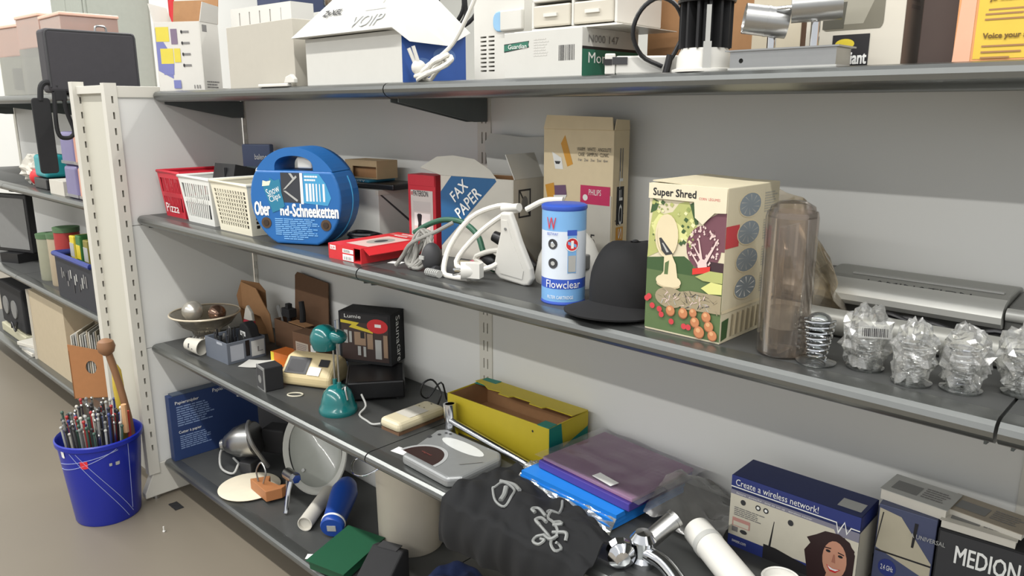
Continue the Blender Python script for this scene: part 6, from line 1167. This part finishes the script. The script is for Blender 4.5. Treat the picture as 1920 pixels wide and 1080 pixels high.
open_box(t, 0.46, 0.20, 0.19, mt('crate_dark',(36,38,46),0.6), None, th=0.005); b = MB(); b.tube([(-0.222,-0.103,0.19),(0.222,-0.103,0.19),(0.222,0.103,0.19),(-0.222,0.103,0.19)], 0.012, mt('crate_rim',(40,56,128),0.45), n=8, smooth=1, closed=True); b.build('rim', t, smooth=True)
rs = random.Random(6)
for k in range(14): MB().box((-0.10+0.023*k-0.05,-0.1015,0.05+rs.uniform(0,0.08)),(0.012,0.001,rs.uniform(0.02,0.05)),rs.choice([M_lgrey,M_grey,M_dark,M_inkg])).build('tag', t)
for k, (x, m, nm) in enumerate(((-0.95,M_yel,'yellow'),(-0.87,mt('packet_green',(54,110,56),0.5),'green'),(-0.78,mt('packet_olive',(130,120,50),0.5),'olive'),(-0.69,mt('packet_green',(54,110,56)),'dark green'),(-0.62,mt('packet_mud',(96,90,66),0.5),'brown'))):
    t = thing('small_packet', '%s packet standing in the dark crate with blue rim' % nm, 'packet', (x, -0.29, L3+0.006), 0, 'packets in the dark crate'); MB().box((0,0,0.13),(0.055,0.10,0.26+0.02*(k % 2)),m).build('body', t, bevel=0.004); MB().box((0,-0.0505,0.20),(0.05,0.001,0.06),M_yel if k % 2 else M_lgrey).build('label', t)
for x, m, nm, h in ((-1.14,mt('box_rust',(160,52,50),0.5),'red',0.26),(-1.25,mt('box_sand',(170,156,132),0.6),'sand coloured',0.22),(-1.42,mt('jar_glass',(150,150,130),0.3),'grey green',0.20)):
    t = thing('storage_tin', '%s tin with a lid standing beside the dark crate' % nm, 'tin', (x, -0.30, L3), 0); MB().lathe([(0.05,0),(0.052,0.004),(0.052,h),(0.0,h)], m, n=24).build('body', t, smooth=True, auto=40); MB().lathe([(0.054,h+0.001),(0.055,h+0.022),(0.0,h+0.026)], mt('lid_green',(80,110,76),0.5), n=24).build('lid', t, smooth=True, auto=40)
t = thing('monitor', 'grey faced monitor with black edge far along the third shelf', 'monitor', (-2.05, -0.28, L3), 20); MB().b6(-0.14,0.14,-0.02,0.02,0.05,0.36,M_black).build('casing', t, bevel=0.006); MB().b6(-0.12,0.12,-0.0215,-0.0202,0.07,0.34,M_grey).build('screen', t); MB().b6(-0.07,0.07,-0.06,0.06,0,0.05,M_black).build('stand', t)
t, F, w = carton('long_carton', 'long cream carton lying beyond the end wall on the bottom shelf', 'box', (-1.62,-0.370), (-1.10,-0.370), 0.22, 0.36, L4, mt('carton_sand',(178,164,138),0.65)); MB().b6(-w/2-0.001,-w/2+0.004,-0.12,0.12,0.0,0.362,M_offw).build('end_panel', t)
for k in range(3):
    o = MB().b6(-0.09,0.09,-0.055,0.055,0,0.018,M_offw if k != 1 else M_lgrey).build('paper_stack', bevel=0.002); o.location = (-1.75,-0.33,L4+0.0185*k); o.rotation_euler = (0,0,R(7*k)); tag(o, ('white paper stack lowest beside the long carton','grey paper stack between two white ones','white paper stack topmost beside the long carton')[k], 'paper', 'paper stacks')
t = thing('stereo', 'black stereo unit on a pale base far along the bottom shelf', 'stereo', (-2.12, -0.20, L4), 0); MB().b6(-0.22,0.22,-0.14,0.14,0.06,0.30,M_blackm).build('body', t, bevel=0.01); MB().b6(-0.23,0.23,-0.15,0.15,0,0.05,mt('base_pale',(180,176,150),0.5)).build('base', t, bevel=0.006)
for x in (-0.10,0.06): MB().cyl((x,-0.146,0.17),(x,-0.139,0.17),0.05,M_grey,n=24).build('speaker_cone', t, smooth=True, auto=40)
b = MB(); b.tube([(0.0,-0.152,0.06),(0.05,-0.16,0.10),(0.10,-0.16,0.06),(0.15,-0.158,0.12)], 0.005, M_black); b.build('cable', t, smooth=True)
# store behind: cupboards and boards
t = thing('grey_cabinet', 'tall grey green metal cupboard standing in the store behind', 'cupboard', (-3.2, 0.68, 0.0), 0); M_cab = mt('cabinet_grey',(160,164,154),0.6); MB().b6(-0.3,0.3,-0.21,0.21,0,2.6,M_cab).build('body', t, bevel=0.01); MB().b6(-0.29,-0.005,-0.222,-0.2105,0.05,2.55,M_cab).build('door', t, bevel=0.004); MB().b6(0.005,0.29,-0.222,-0.2105,0.05,2.55,M_cab).build('door', t, bevel=0.004); MB().b6(0.3005,0.31,-0.19,0.19,0.05,2.55,M_cab).build('side_sheet', t)
t = thing('red_pole', 'thin red pole standing beside the grey cupboard', 'pole', (-2.70, 0.95, 0.0), 0); MB().cyl((0,0,0),(0,0,2.5),0.02,M_red,n=12).build('shaft', t, smooth=True); MB().cyl((0,0,0),(0,0,0.03),0.10,M_dark,n=20).build('foot', t)
